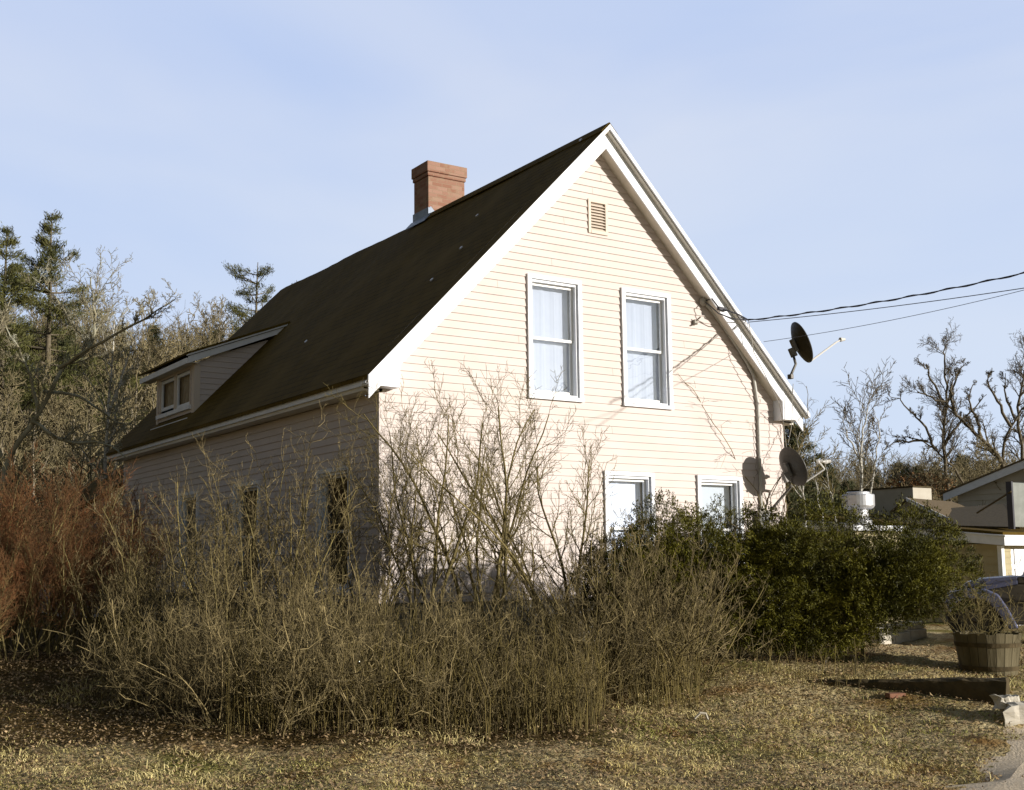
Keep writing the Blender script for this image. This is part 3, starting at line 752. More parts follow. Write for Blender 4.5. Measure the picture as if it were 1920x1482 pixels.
# service conduit with weather head and meter
t = thing('service_conduit', (6.27, -.04, 2.2), 'grey electric service conduit running under the right eave down to a meter box', 'conduit')
mb = MB(); P = [onY(1318, 566, -.05), onY(1335, 583, -.04), onY(1368, 630, -.04), onY(1400, 680, -.04), onY(1413, 706, -.04), onY(1421, 760, -.04), onY(1424, 850, -.04), (6.275, -.04, 1.5)]
mb.tube(P, .022, 8); mb.build('pipe', M['pipe'], t, smooth=True)
mb = MB(); mb.lathe(P[0], [(.001, -.07), (.04, -.06), (.055, 0), (.045, .05), (.001, .06)], 12, (-.5, -.3, .6)); mb.build('weather_head', M['cable_grey'], t, smooth=True)
mb = MB(); mb.box((6.18, -.11, 2.02), (6.37, -.015, 2.36)); mb.build('meter_box', M['cable_grey'], t, bevel=.01)
mb = MB(); mb.lathe((6.275, -.11, 2.24), [(.001, -.0), (.07, 0), (.07, .06), (.05, .085), (.001, .09)], 16, (0, -1, 0)); mb.build('meter', M['glassdark'], t)
# overhead wires
def sagline(p, q, n, sag):
    p, q = np.array(p), np.array(q)
    return [p + (q-p)*i/n - np.array([0, 0, sag*4*(i/n)*(1-i/n)]) for i in range(n+1)]
A = np.array([5.88, -.31, 5.10])
mb = MB()
far = at(2420, 330, 10.5)
def off_edge(px, py, D): return at(px, py, D)
base = sagline(A, off_edge(2140, 458, 13.2), 60, .10)
tw = [p + .012*np.array([0, math.sin(i*1.1), math.cos(i*1.1)]) for i, p in enumerate(base)]
mb.tube(base, .007, 6); mb.tube(tw, .008, 6)
tag(mb.build('service_cable', M['cable']), 'thick twisted black service cable, uppermost of the three wires right of the house', 'cable')
mb = MB(); mb.tube(sagline(A + [0, .0, -.03], off_edge(2140, 505, 13.0), 40, .05), .0055, 5)
tag(mb.build('overhead_wire', M['cable']), 'middle thin wire just below the twisted black cable', 'wire', 'thin overhead wires')
mb = MB(); mb.tube(sagline(onY(1432, 641, -.30), off_edge(2140, 485, 12.8), 40, .09), .0038, 5)
tag(mb.build('overhead_wire', M['cable']), 'lowest thin wire crossing behind the roof dish', 'wire', 'thin overhead wires')
mb = MB()
mb.tube([P[0], onY(1335, 560, -.2), onY(1350, 580, -.2), onY(1365, 583, -.3), onY(1385, 590, -.32), A], .010, 6)
mb.tube([P[0]+[.02, 0, 0], onY(1330, 572, -.2), onY(1347, 588, -.28), onY(1375, 598, -.32), A], .008, 6)
mb.obox(onY(1352, 579, -.22)+[-.05, -.02, -.02], (.14, 0, -.01), (0, .05, 0), (0, 0, .045))
tag(mb.build('drip_loop', M['cable']), 'black looped leads joining the service cable to the conduit head', 'cable')
mb = MB()
mb.tube([A, onY(1413, 660, -.31), onY(1433, 700, -.31), onY(1462, 760, -.28), onY(1470, 800, -.1), onY(1476, 850, -.05)], .006, 5)
mb.tube([onY(1487, 720, -.3), onY(1486, 760, -.3), onY(1484, 800, -.29), onY(1478, 830, -.25)], .005, 5)
tag(mb.build('hanging_cable', M['cable_grey']), 'thin grey cable hanging along the right rake to the corner', 'cable')
mb = MB(); p = onY(1303, 604, -.03); mb.box(p-[.03, .03, .04], p+[.03, .01, .03]); mb.tube([p, p+[.02, -.1, .06]], .012, 6); mb.tube([p+[0,0,-.03], p+[-.03, -.08, -.04]], .012, 6)
tag(mb.build('wire_bracket', M['cable_grey'], bevel=.004), 'small grey wire bracket screwed to the siding right of the upper windows', 'bracket')

# ------------------------------------------------------------------ branch generator
class Lines:
    def __init__(s): s.g = {}
    def add(s, pts, rad, lvl=0):
        s.g.setdefault((len(pts), lvl), []).append((np.asarray(pts, float), np.asarray(rad, float)))
    def mesh(s, name, lv=None, k=3):
        VV, QQ, b = [], [], 0
        for (n, l), L in s.g.items():
            if lv is not None and l not in lv: continue
            P = np.stack([p for p, _ in L]); Rr = np.stack([r for _, r in L]); m = len(L)
            kk = k if l >= 2 else (5 if l == 1 else 7)
            T = np.gradient(P, axis=1); T /= np.linalg.norm(T, axis=2, keepdims=True) + 1e-9
            T0 = P[:, -1] - P[:, 0]
            ref = np.where((np.abs(T0[:, 2]) > .8*np.linalg.norm(T0, axis=1))[:, None], np.array([[1., .13, 0]]), np.array([[0.05, 0, 1.]]))
            A_ = np.cross(ref[:, None, :], T); A_ /= np.linalg.norm(A_, axis=2, keepdims=True) + 1e-9
            B_ = np.cross(T, A_)
            q = 2*np.pi*np.arange(kk)/kk
            V_ = P[:, :, None] + Rr[:, :, None, None]*(A_[:, :, None]*np.cos(q)[None, None, :, None] + B_[:, :, None]*np.sin(q)[None, None, :, None])
            VV.append(V_.reshape(-1, 3))
            i, j = np.meshgrid(np.arange(n-1), np.arange(kk), indexing='ij')
            f = np.stack([i*kk+j, i*kk+(j+1) % kk, (i+1)*kk+(j+1) % kk, (i+1)*kk+j], -1).reshape(-1, 4)
            QQ.append((f[None] + (b + np.arange(m)*n*kk)[:, None, None]).reshape(-1, 4)); b += m*n*kk
        return raw_mesh(name, np.concatenate(VV), np.concatenate(QQ))
def grow(L, rg, p, d, ln, r, lvl, spec):
    sp = spec[lvl]; n = sp['n']; pts = [np.array(p, float)]; d = nrm(d)
    for i in range(n):
        d = nrm(d + rg.normal(0, sp['w'], 3) + np.array([0, 0, sp['up']]) )
        pts.append(pts[-1] + d*ln/n)
    rad = np.linspace(r, r*sp['end'], n+1)
    L.add(pts, rad, lvl)
    if lvl+1 >= len(spec): return
    c = spec[lvl+1]; cnt = sp['kids']; cnt = int(cnt[0] + rg.rand()*(cnt[1]-cnt[0]+1))
    ph = rg.rand()*6.28
    for i in range(cnt):
        u = sp['from'] + (1-sp['from'])*((i+rg.rand()*.8)/cnt); u = min(u, .995)
        fi = u*n; i0 = int(fi); q = pts[i0]*(1-(fi-i0)) + pts[min(i0+1, n)]*(fi-i0)
        t = nrm(pts[min(i0+1, n)] - pts[i0]); ref = np.array([0, 0, 1.]) if abs(t[2]) < .9 else np.array([1., 0, 0])
        a = nrm(np.cross(ref, t)); b = np.cross(t, a); ph += 2.4 + rg.normal(0, .4)
        ang = sp['ang']*(.7+.6*rg.rand())
        dd = t*math.cos(ang) + (a*math.cos(ph) + b*math.sin(ph))*math.sin(ang)
        ll = ln*sp['ratio']*(1 - sp.get('taper', .5)*u)*(.6+.8*rg.rand())
        rr = np.interp(fi, np.arange(n+1), rad)*sp['rr']
        grow(L, rg, q, dd, ll, max(rr, spec[-1].get('rmin', .002)), lvl+1, spec)
def twist(*a): return dict(zip(('n','w','up','end','kids','from','ang','ratio','rr','taper'), a))
def lv(n, w, up, end, kids=(0, 0), frm=.2, ang=.6, ratio=.6, rr=.6, taper=.5, rmin=.0026):
    return dict(n=n, w=w, up=up, end=end, kids=kids, ang=ang, ratio=ratio, rr=rr, taper=taper, rmin=rmin, **{'from': frm})

def shrub_lines(seed, h, spread, stems, spec, r=.012, base=.18):
    rg = np.random.RandomState(seed); L = Lines()
    for i in range(stems):
        a = rg.rand()*6.28; q = rg.rand()**.6*spread
        p = np.array([math.cos(a)*base*rg.rand(), math.sin(a)*base*rg.rand(), -.05])
        d = np.array([math.cos(a)*q, math.sin(a)*q, 1.0])
        grow(L, rg, p, d, h*(.75+.35*rg.rand()), r*(.7+.6*rg.rand()), 1, [None]+spec)
    return L
SHR = [lv(9, .10, .03, .35, (6, 8), .25, .75, .36, .6, .4), lv(5, .2, .16, .5, (3, 5), .2, .85, .5, .7, .4), lv(4, .26, .2, .6, (1, 3), .2, .8, .55, .8, .3), lv(3, .3, .2, .7)]
MIDS = [lv(11, .10, .02, .3, (8, 10), .22, .7, .36, .6, .45), lv(6, .22, .14, .5, (3, 5), .2, .8, .5, .7, .4), lv(4, .27, .18, .6, (1, 3), .2, .8, .55, .8, .3), lv(3, .3, .2, .7)]
MID_MESH = []
for s in range(4):
    L = shrub_lines(150+s, 2.3, .36, 4, MIDS, .016, .2)
    MID_MESH.append((L.mesh('stems', [1]), L.mesh('twigs', [2, 3, 4])))
SHR_MESH = []
for s in range(5):
    L = shrub_lines(100+s, 1.75, .75, 11, SHR, .013, .28)
    SHR_MESH.append((L.mesh('stems', [1]), L.mesh('twigs', [2, 3, 4])))
LOWS = [lv(7, .19, -.03, .4, (5, 7), .15, 1.15, .45, .65, .3), lv(5, .26, .12, .6, (3, 4), .1, .9, .55, .75, .3), lv(4, .3, .25, .6, (1, 2), .2, .9, .55, .85, .3), lv(3, .3, .2, .7)]
LOW_MESH = []
for s in range(4):
    L = shrub_lines(200+s, 1.15, 1.1, 14, LOWS, .0075, .35)
    LOW_MESH.append((L.mesh('stems', [1]), L.mesh('twigs', [2, 3, 4])))
TALL = [lv(13, .08, .02, .25, (10, 13), .28, .62, .33, .55, .5), lv(7, .12, .10, .4, (7, 9), .15, .65, .45, .65, .4), lv(4, .18, .1, .5, (4, 5), .2, .7, .5, .7, .3), lv(3, .2, .08, .6)]
TALL_MESH = []
for s, (st, sp_) in enumerate(((5, .28), (6, .36), (5, .45))):
    L = shrub_lines(320+s, 3.15, sp_, st, TALL, .026, .22)
    TALL_MESH.append((L.mesh('stems', [1]), L.mesh('twigs', [2, 3, 4])))
def place_shrub(meshes, x, y, s, rz, label, group, mats=('twig', 'twig'), sz=None, name='bare_shrub', tilt=(0, 0), nm=('stems', 'twigs')):
    z = float(ground_h(x, y))
    t = thing(name, (x, y, z-.03), label, 'shrub', group)
    t.rotation_euler = (tilt[0], tilt[1], rz); t.scale = (s, s, sz or s)
    for me, n, m in zip(meshes, nm, mats):
        o = bpy.data.objects.new(n, me); col.objects.link(o); o.parent = t
        if not me.materials: me.materials.append(M[m])
    return t
for q_ in SHR_MESH + MID_MESH: q_[0].materials.append(M['twigdark'])
for me in TALL_MESH: me[0].materials.append(M['twigdark']); me[1].materials.append(M['twigdark'])
rg = random.Random(7)
p = gp(792, 13.0); place_shrub(TALL_MESH[0], p[0], p[1], .90, .4, 'tallest bare multi-stemmed shrub just right of the front left house corner', 'tall bare shrubs against the front wall')
p = gp(925, 13.0); place_shrub(TALL_MESH[1], p[0], p[1], .93, 1.7, 'bare multi-stemmed shrub in the middle of the sunlit front wall', 'tall bare shrubs against the front wall')
p = gp(1065, 13.2); place_shrub(TALL_MESH[2], p[0], p[1], .95, 3.3, 'bare shrub leaning right toward the lower left front window', 'tall bare shrubs against the front wall', tilt=(0, .12))
TG = 'bare shrubs tangled together in front of the house'
TLAB = 'bare tan twiggy shrub tangled with its neighbours in the thicket in front of the house'
# (px, depth, kind, scale)
TH = [(520,12.6,2,1.0),(610,12.9,2,1.1),(690,13.0,2,1.12),(440,13.0,2,1.0),(370,13.6,2,.98),(310,14.0,2,.72),(655,13.4,2,1.15),(570,13.6,2,1.1),(480,13.8,2,1.05),(250,13.4,2,.85),(340,12.6,2,.85),(400,12.2,2,.85),(280,14.8,2,.75),(420,14.6,2,.85),(560,12.2,2,.9),
      (470,12.4,1,.75),(570,12.6,1,.75),(680,12.7,1,.7),(360,13.0,1,.75),(290,12.8,1,.75),(230,13.4,1,.8),
      (740,12.0,1,.62),(830,12.2,1,.55),(930,12.3,1,.6),(1010,12.2,1,.65),(1090,12.5,1,.9),(1150,12.7,1,.95),(1215,12.5,1,.9),(1120,12.0,1,.72),(1180,12.3,2,.62),(1255,12.4,2,.55),
      (480,11.2,0,1.1),(575,10.9,0,1.1),(680,11.1,0,1.05),(780,11.1,0,1.0),(880,11.2,0,1.0),(1130,11.8,0,1.0),(1200,12.0,0,.95),
      (330,11.9,0,1.0),(500,10.4,0,.9),(440,10.7,0,.9),(710,10.4,0,.75),(830,10.5,0,.7),(950,10.7,0,.75),(1080,11.0,0,.72),(860,11.9,0,1.0),(1270,12.2,0,.8),(360,10.9,0,.8),(300,11.4,0,.85),(1300,12.3,1,.68),(1235,12.2,1,.82),(1170,12.1,1,.8)]
for i, (px, D, kd, s) in enumerate(TH):
    p = gp(px + rg.uniform(-15, 15), D)
    ms = (LOW_MESH[i % 4], SHR_MESH[i % 5], MID_MESH[i % 4])[kd]
    place_shrub(ms, p[0], p[1], s*(.94 if kd == 2 else 1)*rg.uniform(.93, 1.07), rg.uniform(0, 6.28), TLAB, TG, tilt=(rg.uniform(-.1, .1), rg.uniform(-.1, .1)), sz=None)
# red twigged shrubs at the left
REDS = [lv(9, .07, .01, .3, (9, 12), .3, .5, .34, .6, .4), lv(6, .12, .05, .4, (7, 9), .2, .55, .42, .65, .3), lv(4, .15, .06, .5, (4, 5), .2, .6, .5, .8, .3), lv(3, .2, .05, .6)]
RED_MESH = []
for s in range(2):
    L = shrub_lines(410+s, 2.1, .65, 13, REDS, .013, .35)
    RED_MESH.append((L.mesh('stems', [1, 2]), L.mesh('twigs', [3, 4])))
for me in RED_MESH: me[0].materials.append(M['twigdark']); me[1].materials.append(M['redtwig'])
for i, (px, D, s, lab) in enumerate(((35, 14.5, 1.0, 'rusty red twigged shrub at the left edge of the photo'), (135, 15.0, .98, 'rusty red twigged shrub nearest the left end of the house'), (-60, 13.6, 1.0, 'rusty red twigged shrub cut off by the left edge of the photo'))):
    p = gp(px, D); place_shrub(RED_MESH[i % 2], p[0], p[1], s, i*1.9, lab, 'red twigged shrubs at the left')
for i, (px, D, s) in enumerate(((200, 16.5, 1.15), (30, 17.2, 1.3))):
    p = gp(px, D); place_shrub(SHR_MESH[i % 5], p[0], p[1], s, i*1.3, ('bare tan shrub between the red shrubs and the left end of the house', 'bare tan shrub behind the red shrubs at the left edge')[i], 'bare shrubs among the red shrubs')
for i, (px, D, s) in enumerate(((20, 13.3, .62), (95, 13.6, .66), (165, 13.9, .68), (215, 14.4, .72), (-40, 12.8, .6), (60, 15.5, .95), (175, 15.6, .95))):
    p = gp(px, D); place_shrub(RED_MESH[i % 2], p[0], p[1], s, i*2.3, 'low rusty twigged shrub among the taller red shrubs on the left', 'low rusty shrubs on the left')

# dry stalks, grass, leaves : stuff
def blades(name, m, n, area, hmin, hmax, wid, lean, seed, mask=None, base=0.0, bend=.3):
    rs = np.random.RandomState(seed); a = rs.rand(n); b = rs.rand(n)
    X_, Y_ = area(a, b)
    if mask is not None:
        k_ = mask(X_, Y_, rs); X_, Y_ = X_[k_], Y_[k_]
    n = len(X_); Z_ = ground_h(X_, Y_) + base
    h = hmin + (hmax-hmin)*rs.rand(n)**1.6
    q = rs.rand(n)*6.283; lx, ly = np.cos(q)*lean*rs.rand(n), np.sin(q)*lean*rs.rand(n)
    w = wid*(.6+.8*rs.rand(n)); a2 = rs.rand(n)*6.283; wx, wy = np.cos(a2)*w/2, np.sin(a2)*w/2
    P0 = np.stack([X_, Y_, Z_-.01], 1); Pm = P0 + np.stack([lx*h*.4, ly*h*.4, h*.55], 1); Pt = P0 + np.stack([lx*h*(1+bend), ly*h*(1+bend), h*(1-.2*lean)], 1)
    Wv = np.stack([wx, wy, 0*wx], 1)
    V_ = np.stack([P0-Wv, P0+Wv, Pm+Wv*.8, Pm-Wv*.8, Pt+Wv*.25, Pt-Wv*.25], 1).reshape(-1, 3)
    o_ = np.arange(n)[:, None]*6
    Q_ = np.concatenate([o_+np.array([0, 1, 2, 3]), o_+np.array([3, 2, 4, 5])])
    return link(name, raw_mesh(name, V_, Q_), m)
def px_area(x0, x1, D0, D1):
    def f(a, b):
        D = D0 + (D1-D0)*b; px = x0 + (x1-x0)*a
        s = (px - CX)/F*D
        return CAM[0] + FH[0]*D + _rt[0]*s, CAM[1] + FH[1]*D + _rt[1]*s
    return f
def patch(X_, Y_, s=1.0, o=0.0):
    return np.sin(X_*1.7*s+o)*np.cos(Y_*1.3*s-o) + .6*np.sin(X_*3.9*s+1+o)*np.sin(Y_*4.3*s+2) + .4*np.sin(X_*9*s+Y_*7*s)
inhouse = lambda X_, Y_: (X_ > -.02) & (X_ < W+.02) & (Y_ > -.02)
def m_stalk(X_, Y_, rs): return ~inhouse(X_, Y_)
def stems_area(f1): return f1
# dry upright stalks
rs2 = np.random.RandomState(77); L = Lines()
for (x0, x1, D0, D1, n, h0, h1) in ((430, 1120, 10.2, 11.6, 1300, .25, .85), (560, 1300, 11.2, 12.6, 1100, .35, .95), (1180, 1600, 11.8, 12.6, 160, .12, .40), (200, 520, 11.2, 13.5, 450, .3, .8)):
    f = px_area(x0, x1, D0, D1)
    for _ in range(n):
        x, y = f(rs2.rand(), rs2.rand())
        if 0 < x < W and y > -.1: continue
        z = float(ground_h(x, y)); h = h0 + (h1-h0)*rs2.rand()**1.3
        d = nrm([rs2.normal(0, .10), rs2.normal(0, .10), 1]); p0 = np.array([x, y, z-.02]); p1 = p0 + d*h*.5 + rs2.normal(0, .01, 3); p2 = p1 + nrm(d + rs2.normal(0, .25, 3))*h*.5
        r = .0022 + .003*rs2.rand(); L.add([p0, p1, p2], [r, r*.8, r*.5], 2)
        if rs2.rand() < .5:
            for _k in range(rs2.randint(1, 4)):
                q = p1 + (p2-p1)*rs2.rand(); L.add([q, q + nrm([rs2.normal(), rs2.normal(), .9])*.1*(.5+rs2.rand())], [r*.5, r*.3], 2)
tag(link('dry_stalks', L.mesh('dry_stalks'), M['stalk']), 'thin upright dry tan stalks under the thicket and along the hedge foot', 'stalks', kind='stuff')
def mould_shade(X_, Y_):  # leafy soil area where the ground colour also holds the thicket's shade
    t_ = (X_-CAM[0])*FH[0] + (Y_-CAM[1])*FH[1]; s_ = (X_-CAM[0])*_rt[0] + (Y_-CAM[1])*_rt[1]
    return (t_ + .25*patch(X_, Y_, 2.0) > 10.0) & (s_ < 1.5)
def m_open(X_, Y_, rs):
    k_ = rs.rand(len(X_)) > .9
    return (~mould_shade(X_, Y_) | k_) & m_open0(X_, Y_, rs)
def m_open0(X_, Y_, rs):
    return ~inhouse(X_, Y_) & ~on_road(X_, Y_) & (patch(X_, Y_) + rs.normal(0, .6, X_.shape) > -.2)
tag(blades('dry_grass', M['drygrass'], 190000, px_area(-60, 1990, 7.3, 12.8), .015, .06, .005, 1.6, 5, m_open), 'short matted dry grass on the open ground in front', 'grass', kind='stuff')
def m_tuft(X_, Y_, rs): return ~on_road(X_, Y_) & (patch(X_, Y_, 1.6, 2.0) > .75)
tag(blades('grass_tufts', M['drygrass'], 45000, px_area(-60, 1990, 7.6, 12.5), .04, .12, .005, 1.2, 6, m_tuft), 'longer pale grass tufts bent over on the ground', 'grass', kind='stuff')
def leaves(name, m, n, area, size, seed, mask=None, zj=.02):
    rs = np.random.RandomState(seed); X_, Y_ = area(rs.rand(n), rs.rand(n))
    if mask is not None: k_ = mask(X_, Y_, rs); X_, Y_ = X_[k_], Y_[k_]
    n = len(X_); Z_ = ground_h(X_, Y_) + .012 + zj*rs.rand(n)
    s = size*(.5+rs.rand(n)); q = rs.rand(n)*6.283
    U_ = np.stack([np.cos(q), np.sin(q), rs.normal(0, .35, n)], 1)*s[:, None]
    V2 = np.stack([-np.sin(q), np.cos(q), rs.normal(0, .35, n)], 1)*s[:, None]*.55
    C_ = np.stack([X_, Y_, Z_], 1); cup = np.stack([0*s, 0*s, s*.35*rs.rand(n)], 1)
    V_ = np.stack([C_-U_*.5+cup, C_-V2*.5, C_+U_*.5+cup, C_+V2*.5], 1).reshape(-1, 3)
    return link(name, raw_mesh(name, V_, np.arange(4*n).reshape(-1, 4)), m)
tag(leaves('fallen_leaves', M['litter'], 55000, px_area(-60, 1990, 7.3, 14.5), .027, 8, lambda a, b, r: ~inhouse(a, b) & ~(on_road(a, b) & (r.rand(len(a)) > .04))), 'small curled brown leaves littering the ground', 'leaves', kind='stuff')

# ------------------------------------------------------------------ evergreen hedge
def foliage(rs, C_, N_, per, ln, wd, spread=.8):
    """sprays of narrow leaves at points C_ with outward axes N_"""
    n = len(C_); C2 = np.repeat(C_, per, 0); N2 = np.repeat(N_, per, 0); m = n*per
    d = N2 + rs.normal(0, spread, (m, 3)); d /= np.linalg.norm(d, axis=1, keepdims=True)
    C2 = C2 + rs.normal(0, ln*.55, (m, 3))
    sd_ = np.cross(d, rs.normal(0, 1, (m, 3))); sd_ /= np.linalg.norm(sd_, axis=1, keepdims=True)+1e-9
    l = ln*(.6+.8*rs.rand(m))[:, None]; w = wd*(.7+.6*rs.rand(m))[:, None]
    V_ = np.stack([C2-d*l*.5, C2+sd_*w*.5, C2+d*l*.5, C2-sd_*w*.5], 1).reshape(-1, 3)
    return V_, np.arange(4*m).reshape(-1, 4)
rs = np.random.RandomState(21)
# lumps: (px, top py, depth, radius across, radius deep)
lumps = []
tops = [(1150,1010),(1215,985),(1240,950),(1290,972),(1345,955),(1400,972),(1450,975),(1500,965),(1550,948),(1600,975),(1650,985),(1700,962),(1745,975),(1768,1008),(1780,1055)]
for px, py in tops:
    D = 13.3 + .15*math.sin(px*.02)
    p = at(px, py, D); lumps.append((p[0], p[1], p[2]-.26, .34+.06*rs.rand(), .42, .30))
for _ in range(150):
    px = rs.uniform(1135, 1748); f_ = (px-1150)/650
    ytop = np.interp(px, [q[0] for q in tops], [q[1] for q in tops]) + 30
    ybot = np.interp(px, [1150, 1300, 1500, 1620, 1700, 1800], [1215, 1250, 1245, 1195, 1155, 1120])
    py = rs.uniform(ytop+20, ybot-20); D = 12.7 + .6*rs.rand() - .12*(1-abs(2*((py-ytop)/(ybot-ytop))-1))
    p = at(px, py, D); lumps.append((p[0], p[1], p[2], .26+.16*rs.rand(), .30+.15*rs.rand(), .22+.14*rs.rand()))
VV, QQ, b = [], [], 0
hc = gp(1450, 13.2)
hd = thing('evergreen_hedge', hc, 'dense dark green evergreen hedge right of the thicket, in front of the house', 'hedge')
for (x, y, z, rx, ry, rz) in lumps:
    n = int(170*rx*2.6)
    u = rs.normal(0, 1, (n, 3)); u /= np.linalg.norm(u, axis=1, keepdims=True)
    rad = (.78+.30*rs.rand(n)**1.5)[:, None]
    C_ = np.array([x, y, z]) + u*rad*np.array([rx, rx, rz])
    k_ = C_[:, 2] > ground_h(C_[:, 0], C_[:, 1]) + .1
    C_, u = C_[k_], u[k_]
    V_, Q_ = foliage(rs, C_, u + [0, 0, .35], 22, .036, .0075, .65)
    VV.append(V_ - hc); QQ.append(Q_ + b); b += len(V_)
# upright leading shoots
n = 230; C_ = []
for _ in range(n):
    l_ = lumps[rs.randint(len(tops))]; a = rs.rand()*6.28; q = rs.rand()
    c_ = np.array([l_[0]+math.cos(a)*l_[3]*q, l_[1]+math.sin(a)*l_[3]*q, l_[2]+l_[5]*(1-.5*q*q)])
    hh = rs.uniform(.04, .17)
    for s_ in np.arange(0, hh, .025): C_.append(c_ + [rs.normal(0, .006), rs.normal(0, .006), s_])
C_ = np.array(C_); V_, Q_ = foliage(rs, C_, np.tile([0, 0, 1.2], (len(C_), 1)), 6, .035, .011, .7)
VV.append(V_ - hc); QQ.append(Q_ + b); b += len(V_)
link('foliage', raw_mesh('foliage', np.concatenate(VV), np.concatenate(QQ)), M['yew'], hd)
L = Lines(); rgn = np.random.RandomState(9)
HB = [lv(7, .12, .02, .4, (4, 6), .3, .6, .5, .6, .4), lv(5, .15, .03, .5, (2, 3), .3, .6, .5, .6), lv(3, .2, 0, .5)]
for i in range(22):
    p = gp(rgn.uniform(1190, 1640), rgn.uniform(12.8, 13.4)) - hc
    grow(L, rgn, p, (rgn.normal(0, .35), rgn.normal(0, .35), 1), 1.3, .022, 1, [None]+HB)
for i in range(0):
    p = gp(1640, 13.1) - hc; q = at(rgn.uniform(1660, 1790), rgn.uniform(1120, 1165), 12.9) - hc
    L.add([p, p*.5+q*.5+[0, 0, .03], q], [.02, .014, .005], 2)
link('stems', L.mesh('stems'), M['barkdark'], hd)
# bare vine on the house corner
L = Lines(); VN = [lv(16, .2, .03, .6, (10, 13), .1, .7, .16, .5, .3), lv(5, .3, .0, .5, (2, 3), .2, .7, .5, .7), lv(3, .35, 0, .6)]
vr = np.random.RandomState(31)
for (a0, b0, a1, b1) in ((1428, 960, 1378, 640), (1436, 960, 1360, 660), (1450, 985, 1415, 700), (1462, 985, 1440, 760), (1480, 940, 1478, 830), (1440, 985, 1405, 730), (1470, 985, 1462, 790)):
    p = onY(a0, b0, -.05); q = onY(a1, b1, -.07)
    grow(L, vr, p, q-p, np.linalg.norm(q-p), .0068, 1, [None]+VN)
vt = thing('climbing_vine', onY(1455, 985, -.05), 'bare climbing vine with crooked stems on the right front corner of the house', 'vine')
o = L.mesh('stems'); o.transform(Matrix.Translation(-Vector([float(c) for c in vt.location]))); link('stems', o, M['twig'], vt)

# ------------------------------------------------------------------ trees
TREE = [lv(8, .05, .01, .25, (9, 12), .35, .55, .45, .55, .55), lv(6, .11, .05, .3, (6, 8), .2, .6, .48, .6, .5), lv(5, .16, .05, .4, (4, 6), .15, .6, .5, .6, .4), lv(4, .2, .04, .5, (2, 4), .2, .6, .5, .7, .4), lv(3, .22, .03, .6)]
def bare_proto(seed, H, r, stems=1, spec=TREE, rmin=.006, lean=.08):
    rg_ = np.random.RandomState(seed); L = Lines(); sp = [dict(q) for q in spec]; sp[-1]['rmin'] = rmin
    for i in range(stems):
        grow(L, rg_, (rg_.normal(0, .15)*(stems > 1), rg_.normal(0, .15)*(stems > 1), -.2), (rg_.normal(0, lean), rg_.normal(0, lean), 1), H*(.85+.2*rg_.rand()), r, 0, sp)
    return L.mesh('trunk', [0, 1]), L.mesh('crown', [2, 3, 4])
FT = [bare_proto(500+i, 9.5+i*.6, .10, st, TREE, .020, .1) for i, st in enumerate((1, 2, 2, 3, 1))]
for a, b_ in FT: a.materials.append(M['farbark']); b_.materials.append(M['fartwig'])
def put(meshes, names, p, s, rz, name, label, cat, group=None, sz=None):
    t = thing(name, (p[0], p[1], p[2]-.1), label, cat, group); t.rotation_euler = (0, 0, rz); t.scale = (s, s, sz or s)
    for me, n in zip(meshes, names):
        o = bpy.data.objects.new(n, me); col.objects.link(o); o.parent = t
    return t
rg = random.Random(17)
TN = ('trunk', 'crown')
for i in range(85):
    D = rg.uniform(30, 95); px = rg.uniform(-120, 560)
    if D < 40: px = rg.uniform(-120, 330)
    p = gp(px, D); H = (.52 + .0035*D)*(.78 if px < 240 and D < 55 else 1)*rg.uniform(.85, 1.15)*1.05
    put(FT[i % 5], TN, p, H, rg.uniform(0, 6.28), 'bare_tree', 'leafless grey-brown tree in the wood on the hillside left of the house', 'tree', 'bare trees of the hillside wood', sz=H*rg.uniform(.9, 1.1))
for i in range(34):
    D = rg.uniform(48, 100); px = rg.uniform(1440, 1990); p = gp(px, D); H = (.42 + .0028*D)*rg.uniform(.8, 1.1)
    put(FT[i % 5], TN, p, H, rg.uniform(0, 6.28), 'bare_tree', 'leafless tree in the low wood beyond the buildings on the right', 'tree', 'bare trees beyond the buildings')
